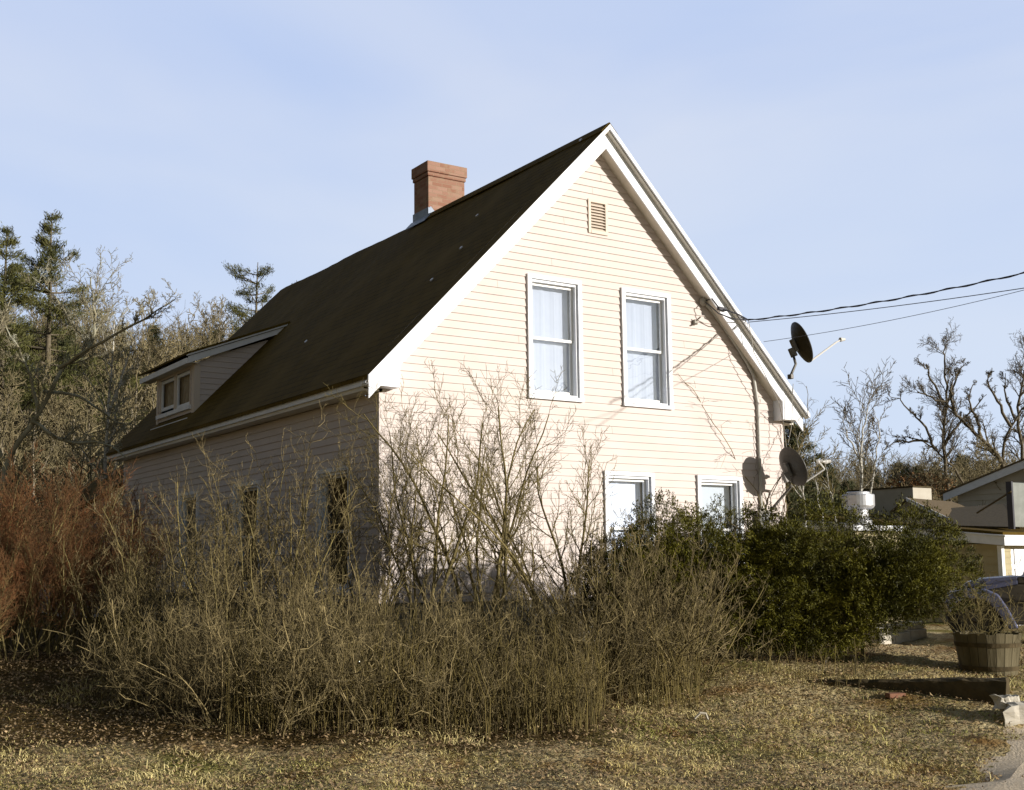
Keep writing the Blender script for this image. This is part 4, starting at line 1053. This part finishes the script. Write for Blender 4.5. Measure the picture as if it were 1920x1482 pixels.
# pines
def pine_proto(seed, H, Rm, dens=1.0, start=.25, mat_='needle', shape=1.0, ql=.20, layer=.030, pw=.8, nb=(4, 7), tipr=.3):
    rs_ = np.random.RandomState(seed); L = Lines()
    n = 14; tp = np.stack([rs_.normal(0, .03, n).cumsum(), rs_.normal(0, .03, n).cumsum(), np.linspace(-.2, H, n)], 1)
    L.add(tp, np.linspace(H*.017, .02, n), 0)
    C_, N_ = [], []
    z = H*start
    while z < H*.99:
        f_ = (z/H-start)/(1-start); reach = Rm*(1-f_)**pw*shape*(.75+.5*rs_.rand()) + tipr
        for k_ in range(rs_.randint(*nb)):
            a = rs_.rand()*6.28; rl = reach*(.45+.7*rs_.rand()); tilt = -.05+.50*f_*f_ + rs_.normal(0, .1)
            b0 = np.array([np.interp(z, tp[:, 2], tp[:, 0]), np.interp(z, tp[:, 2], tp[:, 1]), z])
            d = np.array([math.cos(a), math.sin(a), tilt]); m = 6
            pts = [b0 + d*rl*j/m + np.array([0, 0, .12*rl*(j/m)**2]) for j in range(m+1)]
            L.add(pts, np.linspace(.035*rl/2+.01, .006, m+1), 1)
            for _ in range(int(rl*16*dens)+(7 if tipr > .2 else 4)):
                u = .25+.75*rs_.rand()**.7; q = b0 + d*rl*u + np.array([0, 0, .12*rl*u*u])
                lat = np.array([-math.sin(a), math.cos(a), 0])*rs_.normal(0, .22*rl*(1.15-u)+.05)
                C_.append(q + lat + [0, 0, rs_.normal(.03, .035)]); N_.append(d*.6 + lat*.5 + [0, 0, .5])
        z += H*layer*(.7+.6*rs_.rand())
    V_, Q_ = foliage(rs_, np.array(C_), np.array(N_), 12, ql, ql*.17, .45)
    f = raw_mesh('foliage', V_, Q_); f.materials.append(M[mat_]); t = L.mesh('trunk'); t.materials.append(M['barkdark'])
    return t, f
PN = ('trunk', 'crown')
P_BIG = pine_proto(1, 16.2, 6.6, .9, .22, 'needle', ql=.19, layer=.034, pw=1.1, tipr=.16)
P_MED = pine_proto(2, 15, 2.9, .7, .45, 'needle', 1.0, layer=.034, pw=.5, nb=(3, 5), ql=.18)
P_DK = pine_proto(3, 9, 2.2, 1.0, .12, 'needle2', layer=.036)
p = gp(78, 45); put(P_BIG, PN, p, 1.0*(1.6+(1059-372)/F*45-p[2])/16.2, .3, 'pine_tree', 'tall dark pine rising above the wood at the upper left', 'tree', sz=(1.6+(1059-372)/F*45-p[2])/16.2)
p = gp(-12, 40); put(P_BIG, PN, p, .8, 2.3, 'pine_tree', 'pine cut off by the left edge beside the tall pine', 'tree')
p = gp(472, 62); k_ = (1.6+(1059-474)/F*62-p[2]); put(P_MED, PN, p, k_/15, 1.2, 'pine_tree', 'sparse pine standing above the wood just left of the roof', 'tree')
p = gp(553, 66); k_ = (1.6+(1059-508)/F*66-p[2]); put(P_MED, PN, p, k_/15*.8, 4.0, 'pine_tree', 'pine with only its tip showing above the roof slope', 'tree', sz=k_/15)
for i, (px, py, D) in enumerate(((275, 600, 85), (395, 610, 88), (335, 640, 80), (215, 600, 90), (120, 620, 70), (30, 640, 60), (435, 630, 90), (180, 690, 55), (300, 700, 60))):
    p = gp(px, D); k_ = (1.6+(1059-py)/F*D-p[2]); put(P_DK, PN, p, k_/9*.85, i*1.1, 'pine_tree', 'dark evergreen among the bare trees of the hillside wood', 'tree', 'evergreens in the hillside wood', sz=k_/9)
for i, (px, py, D, s) in enumerate(((1487, 795, 38, 1.15), (1530, 905, 42, 1.0), (1560, 868, 48, .8), (1640, 880, 75, 1), (1690, 872, 85, 1), (1815, 858, 90, 1), (1730, 880, 80, 1), (1850, 870, 95, 1), (1760, 890, 78, 1), (1600, 905, 60, 1), (1890, 880, 85, 1), (1480, 900, 30, 1.1))):
    p = gp(px, D); k_ = (1.6+(1059-py)/F*D-p[2])
    put(P_DK, PN, p, k_/9*s*1.15, i*1.7, 'pine_tree', 'dark evergreen in the tree line beyond the buildings on the right' if i else 'broad dark evergreen right behind the front corner of the house', 'tree', 'evergreens beyond the buildings' if i else None, sz=k_/9)

# trees traced limb by limb
def limb_tree(name, label, D, limbs, spec, seed, bark, twig, r0=.13, side=1.0, rmin=.006):
    rg_ = np.random.RandomState(seed); L = Lines(); b0 = at(limbs[0][0][0], limbs[0][0][1], D); g = gp(limbs[0][0][0], D)
    b0 = g
    for li, poly in enumerate(limbs):
        off0 = poly[0][2] if len(poly[0]) > 2 else 0
        pts = []
        for j, q in enumerate(poly):
            off = q[2] if len(q) > 2 else 0
            pts.append(at(q[0], q[1], D+off))
        if li == 0: pts[0] = b0 - np.array([0, 0, .2])
        # smooth subdivide
        pts = np.array(pts); tt = np.arange(len(pts)); t2 = np.linspace(0, len(pts)-1, (len(pts)-1)*4+1)
        P_ = np.stack([np.interp(t2, tt, pts[:, c]) for c in range(3)], 1)
        for _ in range(2): P_[1:-1] = P_[1:-1]*.5 + (P_[:-2]+P_[2:])*.25
        P_[1:-1] += rg_.normal(0, .012*D/20, P_[1:-1].shape)
        ra = r0*(.62**(0 if li == 0 else 1)); rad = np.linspace(ra, ra*.22, len(P_))
        if li == 0: rad[0] *= 1.3
        L.add(P_ - b0, rad, 0)
        sp = [None] + [dict(q) for q in spec]; sp[-1]['rmin'] = rmin
        ln = np.linalg.norm(P_[-1]-P_[0])
        for k in range(int(3+ln*2.6)):
            u = .25+.75*rg_.rand(); i0 = int(u*(len(P_)-1)); i0 = min(i0, len(P_)-2)
            t = nrm(P_[i0+1]-P_[i0]); a = nrm(np.cross(t, rg_.normal(0, 1, 3)))
            grow(L, rg_, P_[i0]-b0, t*.8+a*.75+[0, 0, .25], (ln*.13+.35)*(.4+.9*rg_.rand())*side, rad[i0]*.5, 1, sp)
    t = thing(name, b0, label, 'tree')
    a = L.mesh('trunk', [0, 1]); link('trunk', a, M[bark], t, smooth=True)
    c = L.mesh('crown', [2, 3, 4]); link('crown', c, M[twig], t)
    return t
SPT = [lv(6, .10, .05, .3, (5, 7), .2, .6, .55, .55, .4), lv(5, .14, .05, .4, (5, 6), .15, .65, .5, .55, .4), lv(4, .18, .04, .5, (2, 4), .2, .7, .5, .7, .4), lv(3, .25, .04, .6)]
limb_tree('bare_tree', 'gnarled pale bare tree with spreading limbs at the left edge', 21, [
    [(-10, 1060), (5, 860), (75, 780), (110, 690), (170, 660), (180, 590), (170, 520)],
    [(75, 780), (60, 720), (35, 650), (10, 610)],
    [(110, 690, 0), (190, 640, -.5), (270, 600, -1), (330, 560, -1.5)],
    [(80, 735), (150, 740, .4), (210, 790, .8), (260, 800, 1)],
    [(170, 650), (130, 600, .4), (110, 560, .6), (60, 520, .8)],
    [(5, 860), (-30, 760), (-20, 660), (20, 560)],
    [(60, 790), (120, 830, -.6), (200, 830, -1), (240, 860, -1.2)]], SPT, 61, 'bark', 'bark', .055, side=.6, rmin=.005)
limb_tree('bare_tree', 'slim pale trunked tree beside the left end of the roof', 26, [
    [(193, 1000), (195, 900), (203, 780), (208, 690), (215, 600)], [(203, 780), (230, 700), (250, 640)], [(197, 860), (215, 790), (222, 730)]], SPT, 62, 'birch', 'bark', .05, side=.8)
limb_tree('bare_tree', 'spreading leafless tree between the roof fan and the gabled building', 54, [
    [(1800, 1000), (1775, 900), (1768, 820), (1775, 740), (1770, 670), (1772, 650)],
    [(1820, 930), (1790, 880), (1760, 850), (1740, 830), (1700, 820), (1672, 820)],
    [(1755, 845), (1735, 800), (1715, 780), (1690, 750), (1665, 740)],
    [(1768, 780), (1790, 720), (1800, 690), (1812, 680)],
    [(1770, 760), (1745, 710), (1735, 690), (1720, 680)],
    [(1770, 830), (1800, 790), (1830, 760), (1850, 740)],
    [(1740, 828), (1690, 825), (1660, 840)]], SPT, 63, 'barkdark', 'barkdark', .10, side=.6, rmin=.008)
limb_tree('bare_tree', 'big leafless tree leaning left over the gabled building', 52, [
    [(1893, 1000), (1888, 890), (1870, 850), (1838, 820), (1800, 785), (1780, 760), (1745, 745), (1720, 735)],
    [(1840, 820), (1830, 780), (1815, 750), (1825, 720)],
    [(1888, 890), (1880, 830), (1895, 800), (1915, 770), (1935, 740)],
    [(1895, 800), (1870, 750), (1850, 720), (1860, 690)],
    [(1790, 770), (1780, 730), (1795, 700)]], SPT, 64, 'barkdark', 'barkdark', .12, side=.55, rmin=.008)
limb_tree('bare_tree', 'leafless tree cut off by the right edge', 53, [
    [(1930, 1000), (1918, 850), (1905, 780), (1918, 710), (1930, 660)], [(1905, 790), (1880, 740), (1885, 700)], [(1915, 830), (1945, 780), (1960, 720)]], SPT, 65, 'barkdark', 'barkdark', .10, side=.55, rmin=.008)
BIR = [lv(5, .1, .08, .35, (5, 7), .2, .5, .5, .6, .4), lv(4, .15, .05, .4, (4, 5), .15, .6, .5, .6, .4), lv(3, .2, .03, .5)]
limb_tree('birch_tree', 'thin white trunked birch behind the roof fan', 34, [
    [(1612, 1000), (1618, 900), (1612, 850), (1622, 790), (1630, 750)], [(1616, 870), (1590, 820), (1580, 780)], [(1630, 940), (1640, 870), (1650, 810), (1640, 770)]], BIR, 66, 'birch', 'barkdark', .05, rmin=.009)
limb_tree('birch_tree', 'thin white stemmed tree just right of the low dish', 27, [
    [(1515, 1010), (1510, 950), (1503, 900), (1495, 850), (1500, 810)], [(1545, 1000), (1535, 930), (1525, 880), (1530, 820)], [(1575, 1000), (1560, 940), (1552, 900), (1540, 840)]], BIR, 67, 'birch', 'twigdark', .03, rmin=.006)
# oak with clinging brown leaves
to = limb_tree('oak_tree', 'small oak holding brown leaves in front of the far tree line', 52, [
    [(1720, 1010), (1722, 930), (1715, 890)], [(1722, 940), (1745, 905), (1760, 890)], [(1720, 930), (1690, 905), (1680, 890)]], BIR, 68, 'barkdark', 'barkdark', .09, rmin=.01)
rs = np.random.RandomState(4); n = 700; u = rs.normal(0, 1, (n, 3)); u /= np.linalg.norm(u, axis=1, keepdims=True)
C_ = at(1722, 915, 52) + u*np.array([1.6, 1.6, .7])*rs.rand(n, 1)**.5 - np.array(to.location)
V_, Q_ = foliage(rs, C_, u, 3, .10, .06, 1.0); link('leaves', raw_mesh('leaves', V_, Q_), M['brownleaf'], to)
# far wood : one mass of thin trunks and brush on the hills
rs = np.random.RandomState(8); L = Lines()
def brush(n, x0, x1, D0, D1, h0, h1):
    for _ in range(n):
        p = gp(rs.uniform(x0, x1), rs.uniform(D0, D1)); h = rs.uniform(h0, h1)
        q = p + [rs.normal(0, .4), rs.normal(0, .4), h]; m_ = (p+q)/2 + rs.normal(0, .12, 3)
        L.add([p, m_, q], [.05, .035, .012], 2)
        for _k in range(16):
            u = rs.uniform(.25, 1); b0 = p*(1-u)+q*u; d = nrm([rs.normal(), rs.normal(), 1.1]); l_ = h*.22*(1.2-u*.5)*rs.uniform(.4, 1.2)
            e = b0+d*l_; L.add([b0, (b0+e)/2+rs.normal(0, .05, 3), e], [.02, .015, .009], 2)
            for _j in range(3):
                c0 = b0 + (e-b0)*rs.uniform(.2, .9); L.add([c0, c0+nrm([rs.normal(), rs.normal(), .9])*l_*.5], [.012, .008], 2)
brush(1100, -200, 600, 70, 125, 6, 10); brush(900, 1420, 2000, 80, 130, 6, 9); brush(260, -200, 260, 28, 60, 2, 5); brush(220, 1440, 1990, 40, 80, 2.0, 4.5)
tag(link('far_wood', L.mesh('far_wood'), M['fartwig']), 'brown leafless wood reading as one mass on the hillside', 'wood', kind='stuff')

# ------------------------------------------------------------------ neighbouring buildings on the right
gc = at(1884, 1023, 30)
gz = float(ground_h(gc[0], gc[1]))
t = thing('low_building', (gc[0], gc[1], gz), 'low tan building with broad white roof edge and white door at the right edge', 'building')
mb = MB(); zt = gc[2]
lenB = 9.0
siding(mb, lambda u, z, d: (gc[0]+.35-d, gc[1]+.35+u, z), lambda z: 0, lambda z: lenB, gz, zt+.05, [], step=.2, dep=.04)
siding(mb, lambda u, z, d: (gc[0]+.35+u, gc[1]+.35-d, z), lambda z: 0, lambda z: 8, gz, zt+.05, [(.40, 3.15, gz, zt-.08)], step=.16, dep=.02)
mb.build('wall', M['tan_wall'], t)
mb = MB(); rise = .10
mb.prism([(gc[0], gc[1], zt), (gc[0], gc[1]+lenB+.6, zt+rise*lenB), (gc[0], gc[1]+lenB+.6, zt+rise*lenB+.22), (gc[0], gc[1], zt+.22)], (8.6, 0, 0))
mb.prism([(gc[0]-.05, gc[1]-.05, zt+.222), (gc[0]-.05, gc[1]+lenB+.6, zt+rise*lenB+.222), (gc[0]-.05, gc[1]+lenB+.6, zt+rise*lenB+.26), (gc[0]-.05, gc[1]-.05, zt+.26)], (8.7, 0, 0))
mb.build('roof_edge', M['trim'], t)
mb = MB(); mb.prism([(gc[0]+.1, gc[1]+.1, zt+.27), (gc[0]+.1, gc[1]+lenB+.5, zt+rise*lenB+.27), (gc[0]+.1, gc[1]+lenB+.5, zt+rise*lenB+.42), (gc[0]+.1, gc[1]+.1, zt+.34)], (8.4, 0, 0)); mb.build('roof', M['roof'], t)
mb = MB(); mb.box((gc[0]+.30, gc[1]+.30, gz), (gc[0]+.42, gc[1]+.42, zt)); mb.build('corner_board', M['trim'], t)
mb = MB(); mb.box((gc[0]+.72, gc[1]+.36, gz), (gc[0]+3.5, gc[1]+.40, zt-.09))
for r_ in range(4):
    for c_ in range(4): mb.box((gc[0]+.9+c_*.64, gc[1]+.335, gz+.08+r_*.5), (gc[0]+1.45+c_*.64, gc[1]+.36, gz+.48+r_*.5))
dd_ = mb.build('door', M['doorwhite'], t, bevel=.01)
mb = MB()
for c_ in range(4): mb.box((gc[0]+.95+c_*.64, gc[1]+.33, gz+1.62), (gc[0]+1.4+c_*.64, gc[1]+.334, gz+1.92))
mb.build('pane', M['blind'], dd_)
# small brown gable roof standing behind the low roof
def gable(name, label, e0, e1, ridge0, ridge1, eave_h, D_label=None): pass
q0 = at(1700, 938, 36); t = thing('gabled_annex', (q0[0], q0[1], float(ground_h(q0[0], q0[1]))), 'small building with brown shingled gable roof behind the low white roof', 'building')
A0, A1 = at(1700, 938, 36), at(1790, 945, 39.5)
B0, B1, C0 = at(1781, 977, 34.3), at(1885, 990, 36.5), at(1668, 964, 36.3)
C1 = C0 + (A1-A0)
mb = MB(); u3 = np.array([0, 0, .07])
mb.prism([A0, A1, B1, B0], u3); mb.prism([A0+[0, 0, .001], C0, C1, A1+[0, 0, .001]], u3)
mb.build('roof', M['shingle_brown'], t)
gl = nrm(np.cross(B0-C0, [0, 0, 1.])); gb = np.array([0, 0, t.location[2]])
mb = MB(); ins = (A1-A0)*.03
def dn(p): return np.array([p[0], p[1], t.location[2]])
mb.prism([C0+ins, A0+ins, B0+ins, dn(B0+ins), dn(C0+ins)], (A1-A0)*.9)
mb.build('wall', M['grey_wall'], t)
mb = MB(); o_ = -(A1-A0)*.006; mb.prism([A0+o_+[0, 0, .08], B0+o_+[0, 0, .08], B0+o_-[0, 0, .03], A0+o_-[0, 0, .03]], o_*1.5)
mb.build('rake_board', M['trim'], t)
mb = MB(); mb.prism([at(1672, 986, 33.6), at(1912, 992, 31.4), at(1912, 957, 35.5), at(1880, 948, 37.5), at(1690, 963, 36.5)], (0, 0, .05)); mb.build('lower_roof_shade', M['tie_shade'], t)  # shadowed part of the annex roof, its shade put into a near-black colour
# large gabled building
q1 = at(1775, 928, 42); q2 = at(1925, 866, 40.1)
t = thing('gabled_building', (q1[0]+3, q1[1], float(ground_h(q1[0]+3, q1[1]))), 'grey sided gabled building with white rake board at the right edge', 'building')
mb = MB()
ax = nrm(np.array([q2[0]-q1[0], q2[1]-q1[1], 0])); ln = np.linalg.norm((q2-q1)[:2]); sl2 = (q2[2]-q1[2])/ln
ay_ = np.array([-ax[1], ax[0], 0])
HL = 5.2
def bp_(u, z, d): 
    p = q1 + ax*u - ay_*d; return (p[0], p[1], z)
g0 = float(t.location[2])
siding(mb, bp_, lambda z: max(.4, (z-q1[2])/sl2+.15), lambda z: min(2*HL-.4, 2*HL-(z-q1[2])/sl2-.15), g0, q1[2]+sl2*HL-.12, [], step=.21, dep=.045)
mb.build('wall', M['grey_wall'], t)
mb = MB()
up = np.array([0, 0, 1.])
mb.obox(q1 - ay_*.30 - up*.24, ax*HL+up*sl2*HL, ay_*.04, up*.26); mb.obox(q1 + ax*2*HL - ay_*.30 - up*.24, -ax*HL+up*sl2*HL, ay_*.04, up*.26); mb.build('rake_board', M['trim'], t)
mb = MB()
mb.obox(q1 - ay_*.34 + up*.03 - ax*.1 - up*sl2*.1, ax*(HL+.1)+up*sl2*(HL+.1), ay_*9, up*.05); mb.obox(q1 + ax*2*HL - ay_*.34 + up*.03, -ax*HL+up*sl2*HL, ay_*9, up*.05); mb.build('roof', M['shingle_brown'], t)
# flat topped stack beside it
q = at(1716, 934, 39); mb = MB()
t = thing('rooftop_box', (q[0], q[1], q[2]-.4), 'dark box with a sunlit end standing on the roofs left of the gabled building', 'roof box')
mb.box((q[0]-.1, q[1], q[2]-2.6), (q[0]+.85, q[1]+2.6, q[2]+.35)); mb.build('body', M['grey_wall'], t)
mb = MB(); mb.box((q[0]-.14, q[1]-.04, q[2]+.352), (q[0]+.89, q[1]+2.64, q[2]+.40)); mb.build('cap', M['tie_shade'], t)
# exhaust fan
q = at(1611, 975, 26)
t = thing('exhaust_fan', q, 'round shiny metal exhaust fan hood above the hedge', 'roof fan')
mb = MB(); pxm = F/26
mb.lathe(q + [0, 0, (975-922)/pxm*.0], [(.001, .62), (.23, .615), (.25, .60), (.25, .565), (.335, .555), (.345, .53), (.345, .31), (.31, .25), (.22, .215), (.001, .21)], 32)
mb.build('hood', M['galv'], t, smooth=False)
mb = MB(); mb.lathe(q, [(.20, .22), (.20, .06), (.27, -.02), (.27, -.10), (.31, -.11), (.31, -.3)], 32); mb.build('curb', M['galv'], t)
g_ = float(ground_h(q[0], q[1])); 
mb = MB(); mb.box((q[0]-.7, q[1]-.4, g_), (q[0]+.9, q[1]+2.0, q[2]-.26)); 
tb = tag(mb.build('flat_roofed_shed', M['tan_wall'], bevel=.02), 'low flat roofed shed carrying the exhaust fan, mostly behind the hedge', 'shed')
mb = MB(); mb.box((q[0]-.8, q[1]-.5, q[2]-.255), (q[0]+1.0, q[1]+2.1, q[2]-.14)); mb.build('roof_edge', M['trim'], tb)
# sign panel back with a brace
q = at(1898, 990, 27)
t = thing('sign_panel', (q[0], q[1], q[2]), 'grey upright panel with dark post and diagonal brace on the low roof', 'sign')
zt_ = at(1898, 904, 27)[2]
mb = MB(); mb.box((q[0]+.03, q[1]-.03, q[2]+.02), (q[0]+1.6, q[1]+.05, zt_)); mb.build('panel', M['greypanel'], t, bevel=.01)
mb = MB(); mb.box((q[0]-.03, q[1]-.06, q[2]-.03), (q[0]+.028, q[1]+.08, zt_+.02)); mb.build('post', M['cable'], t)
mb = MB(); mb.tube([at(1896, 922, 27), at(1832, 962, 28.4)], .022, 6); mb.build('brace', M['tie_shade'], t)

# ------------------------------------------------------------------ old truck
def V3(*a): return np.array(a, float)
tp = gp(1822, 15.6); tz = tp[2]
fx_ = nrm(_rt*1.0 - FH*.44); fx_[2] = 0; fy_ = np.array([-fx_[1], fx_[0], 0])
# the truck's nose is on the left
org = at(1788, 1059, 14.5); tz = float(ground_h(org[0]+.6, org[1]))-.02; org[2] = tz
t = thing('old_truck', org + fx_*2.2, 'old dull grey truck with blue sky sheen painted on its hood and rounded fenders behind the barrel planter', 'truck')
def T(u, v, z): return org + fx_*u + fy_*v + np.array([0, 0, z])
def tprism(mb, prof, v0, v1): mb.prism([T(u, v0, z) for u, z in prof], fy_*(v1-v0))
h = lambda py: 1.6 - (py-1059)/F*14.5 - tz
mb = MB()
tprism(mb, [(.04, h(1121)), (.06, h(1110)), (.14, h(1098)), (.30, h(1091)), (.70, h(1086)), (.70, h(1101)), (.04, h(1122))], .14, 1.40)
mb.build('hood', M['truck_sheen'], t, bevel=.03)
mb = MB()
tprism(mb, [(.04, h(1122.5)), (.70, h(1101.4)), (2.15, h(1101.4)), (2.15, .22), (.56, .22), (.42, .42), (.04, .62)], .12, 1.44)
tprism(mb, [(.702, h(1101)), (.702, h(1087)), (.80, h(1087)), (.95, h(1030)), (2.0, h(1026)), (2.10, h(1101))], .16, 1.40)
tprism(mb, [(2.17, h(1106)), (2.17, .3), (3.9, .3), (3.9, h(1110))], .12, 1.44)
bd = mb.build('body', M['truck'], t, bevel=.03)
mb = MB()
tprism(mb, [(.86, h(1090)), (.98, h(1040)), (1.40, h(1038)), (1.40, h(1090))], .152, .158); tprism(mb, [(1.48, h(1090)), (1.48, h(1038)), (1.94, h(1036)), (2.0, h(1090))], .152, .158)
mb.build('side_window', M['dark'], t)
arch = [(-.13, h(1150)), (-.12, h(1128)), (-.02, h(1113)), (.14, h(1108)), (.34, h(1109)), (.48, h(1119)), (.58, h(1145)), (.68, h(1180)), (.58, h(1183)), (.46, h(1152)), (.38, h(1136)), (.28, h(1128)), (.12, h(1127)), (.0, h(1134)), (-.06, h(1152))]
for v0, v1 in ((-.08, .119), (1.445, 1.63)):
    mb = MB(); tprism(mb, arch, v0, v1); mb.build('fender', M['truck_sheen'], t, bevel=.02)
for u in (.22, 3.0):
    for v in (-.04, 1.38):
        mb = MB(); mb.lathe(T(u, v, .34), [(.20, 0), (.32, .01), (.34, .05), (.34, .17), (.32, .20), (.20, .21)], 28, fy_); w = mb.build('wheel', M['rubber'], t)
        mb = MB(); mb.lathe(T(u, v, .34), [(.001, .03), (.08, .02), (.10, .05), (.20, .04), (.205, .18), (.001, .18)], 20, fy_); mb.build('rim', M['truck'], w)
mb = MB(); tprism(mb, [(-.10, .45), (-.10, .6), (-.02, .6), (-.02, .45)], .0, 1.6); mb.build('bumper', M['metal'], t, bevel=.02)
mb = MB(); mb.tube([T(.84, .15, h(1088)), T(.86, -.02, h(1082))], .012, 6); mb.obox(T(.84, -.12, h(1086)), fx_*.04, fy_*.12, (0, 0, .2)); mb.build('mirror', M['truck'], t)

# ------------------------------------------------------------------ barrel planter
pb = gp(1843, 12.55); 
zb_ = 1.6 - (1270-1059)/F*12.3
pb[2] = min(pb[2], zb_)
t = thing('barrel_planter', pb, 'weathered half barrel planter full of dead stems at the right', 'planter')
mb = MB(); n = 22; H = .43; rb, rt2 = .275, .335
for i in range(n):
    a0, a1 = 2*math.pi*(i+.03)/n, 2*math.pi*(i+.97)/n; hh = H + .01*math.sin(i*2.3)
    vs = []
    for (r, z) in ((rb, 0), (rt2, hh), (rt2-.03, hh), (rb-.03, 0)):
        for a in (a0, a1): vs.append(pb + [r*math.cos(a), r*math.sin(a), z])
    mb.add(vs, [(0, 1, 3, 2), (2, 3, 5, 4), (4, 5, 7, 6), (0, 2, 4, 6), (1, 7, 5, 3)])
mb.build('barrel', M['wood_grey'], t)
for z0 in (.05, .29):
    r_at = lambda z: rb + (rt2-rb)*z/H + .004
    mb = MB(); mb.lathe(pb, [(r_at(z0), z0), (r_at(z0)+.004, z0), (r_at(z0+.045)+.004, z0+.045), (r_at(z0+.045), z0+.045)], 44); mb.build('hoop', M['tie_shade'], t)
mb = MB(); mb.lathe(pb, [(.001, .39), (.15, .385), (.31, .37)], 24); mb.build('soil', M['tie_shade'], t)
p = gp(1856, 18.0); place_shrub(LOW_MESH[1], p[0], p[1], .95, 2.0, 'small twiggy shrub between the truck hood and the tan wall', None)
L = Lines(); pr = np.random.RandomState(12)
PS = [lv(6, .16, .0, .4, (3, 5), .3, .6, .4, .7, .3), lv(4, .2, 0, .5, (2, 3), .2, .6, .5, .8, .3), lv(3, .25, -.05, .6)]
for i in range(48):
    a = pr.rand()*6.28; q = pr.rand()**.5*.28
    grow(L, pr, (math.cos(a)*q, math.sin(a)*q, .37), (math.cos(a)*q*2.2+pr.normal(0, .25), math.sin(a)*q*2.2+pr.normal(0, .25), 1), pr.uniform(.18, .62), .0032, 1, [None]+PS)
link('dead_stems', L.mesh('dead_stems'), M['redtwig'] if False else M['twigdark'], t)
# landscape timber, coloured dark in place of a cast shadow, and pale broken log
a_ = at(1890, 1300, 11.0); a_[2] = float(ground_h(a_[0], a_[1]))
dr = nrm(np.array([-.47, 1.0, -.065])); pr_ = np.array([-dr[1], dr[0], 0])
mb = MB()
def rough_beam(o, d, s_, L_, w, h, seed, n=14, j=.008, cut=0):
    rs_ = np.random.RandomState(seed); vs = []; K = 12
    for i in range(n+1):
        for k in range(K):
            q = k/K*4; e = int(q); f_ = q-e
            cx, cz = [(-1+2*f_, -1), (1, -1+2*f_), (1-2*f_, 1), (-1, 1-2*f_)][e]
            rr = 1-.08*(abs(cx*cz)**3)
            off = rs_.normal(0, j, 3)
            ll = L_*i/n
            if i == 0 and cut: ll += rs_.uniform(-cut, cut)
            vs.append(o + d*ll + s_*cx*w/2*rr + np.array([0, 0, (cz+1)*h/2*rr]) + off)
    fs = [(i*K+k, i*K+(k+1) % K, (i+1)*K+(k+1) % K, (i+1)*K+k) for i in range(n) for k in range(K)]
    fs += [tuple(range(K))[::-1], tuple(range(n*K, (n+1)*K))]
    mb.add(vs, fs)
rough_beam(a_ - [0, 0, .03], dr, pr_, 2.3, .22, .28, 3, n=24, j=.005)
tag(mb.build('shadow_timber', M['tie_shade']), 'landscape timber, coloured dark to stand in for a cast shadow, lying on the ground in front of the barrel planter', 'timber')
l0 = gh(1878, 1352)
mb = MB()
ld = nrm(_rt*1.0 + FH*.10)
rough_beam(l0 - [0, 0, .04] + ld*.02, ld, np.array([-ld[1], ld[0], 0]), 1.3, .22, .20, 9, n=30, j=.006, cut=.07)
tag(mb.build('broken_log', M['wood_pale']), 'pale splintered broken log at the right edge below the dark timber', 'log')
mb = MB(); p0 = l0 + ld*.03 + [0, .10, .10]
rough_beam(p0 + ld*.02, ld, np.array([-ld[1], ld[0], 0]), .20, .12, .11, 19, n=9, j=.006, cut=.04)
tag(mb.build('wood_chunk', M['wood_pale']), 'small pale wood chunk resting on the broken log', 'wood piece')
# stone edging blocks
bd_ = nrm(at(1790, 1200, 15.6) - at(1655, 1200, 14.3)); bd_[2] = 0; bd_ = nrm(bd_); bn = np.array([-bd_[1], bd_[0], 0])
o0 = at(1650, 1213, 14.5); zg = o0[2]-.02
i = 0; u = 0
labs = ('pale stone block at the hedge end of the low edging wall', 'middle pale stone block of the low edging wall', 'pale stone block nearest the truck in the low edging wall')
for i, ln in enumerate((.42, .40, .46)):
    mb = MB(); rs_ = np.random.RandomState(i)
    oo = o0 + bd_*u; oo[2] = zg - .12
    mb.obox(oo, bd_*(ln-.012), bn*.3, (0, 0, .12+.15+.02*i)); mb.obox(oo + bd_*.03 + bn*.02 + [0, 0, .273+.02*i], bd_*(ln-.06), bn*.26, (0, 0, .09))
    tag(mb.build('edging_block', M['block'], bevel=.012), labs[i], 'stone block', 'stone edging blocks'); u += ln
p = gh(1672, 1306)
mb = MB(); mb.obox(p + [-.09, -.05, -.01], (.17, -.05, 0), (.04, .09, 0), (0, 0, .045)); tag(mb.build('loose_brick', M['redbrick'], bevel=.006), 'single red brick lying in the grass right of the hedge', 'brick')
for i, (px, D, lab) in enumerate(((1330, 10.6, 'pale curved bone-like branch piece lying on the grass'),)):
    p = gh(1315, 1352)+[0, 0, .02]
    mb = MB(); mb.tube([p+_rt*-.06, p+_rt*-.01+[0, 0, .05], p+_rt*.04+[0, 0, .045], p+_rt*.06+[0, 0, -.01]], [.008, .014, .014, .01], 6); tag(mb.build('stick', M['wood_pale']), lab, 'stick')
print('POLYS', sum(len(m.polygons) for m in bpy.data.meshes), 'objs', len(bpy.data.objects))
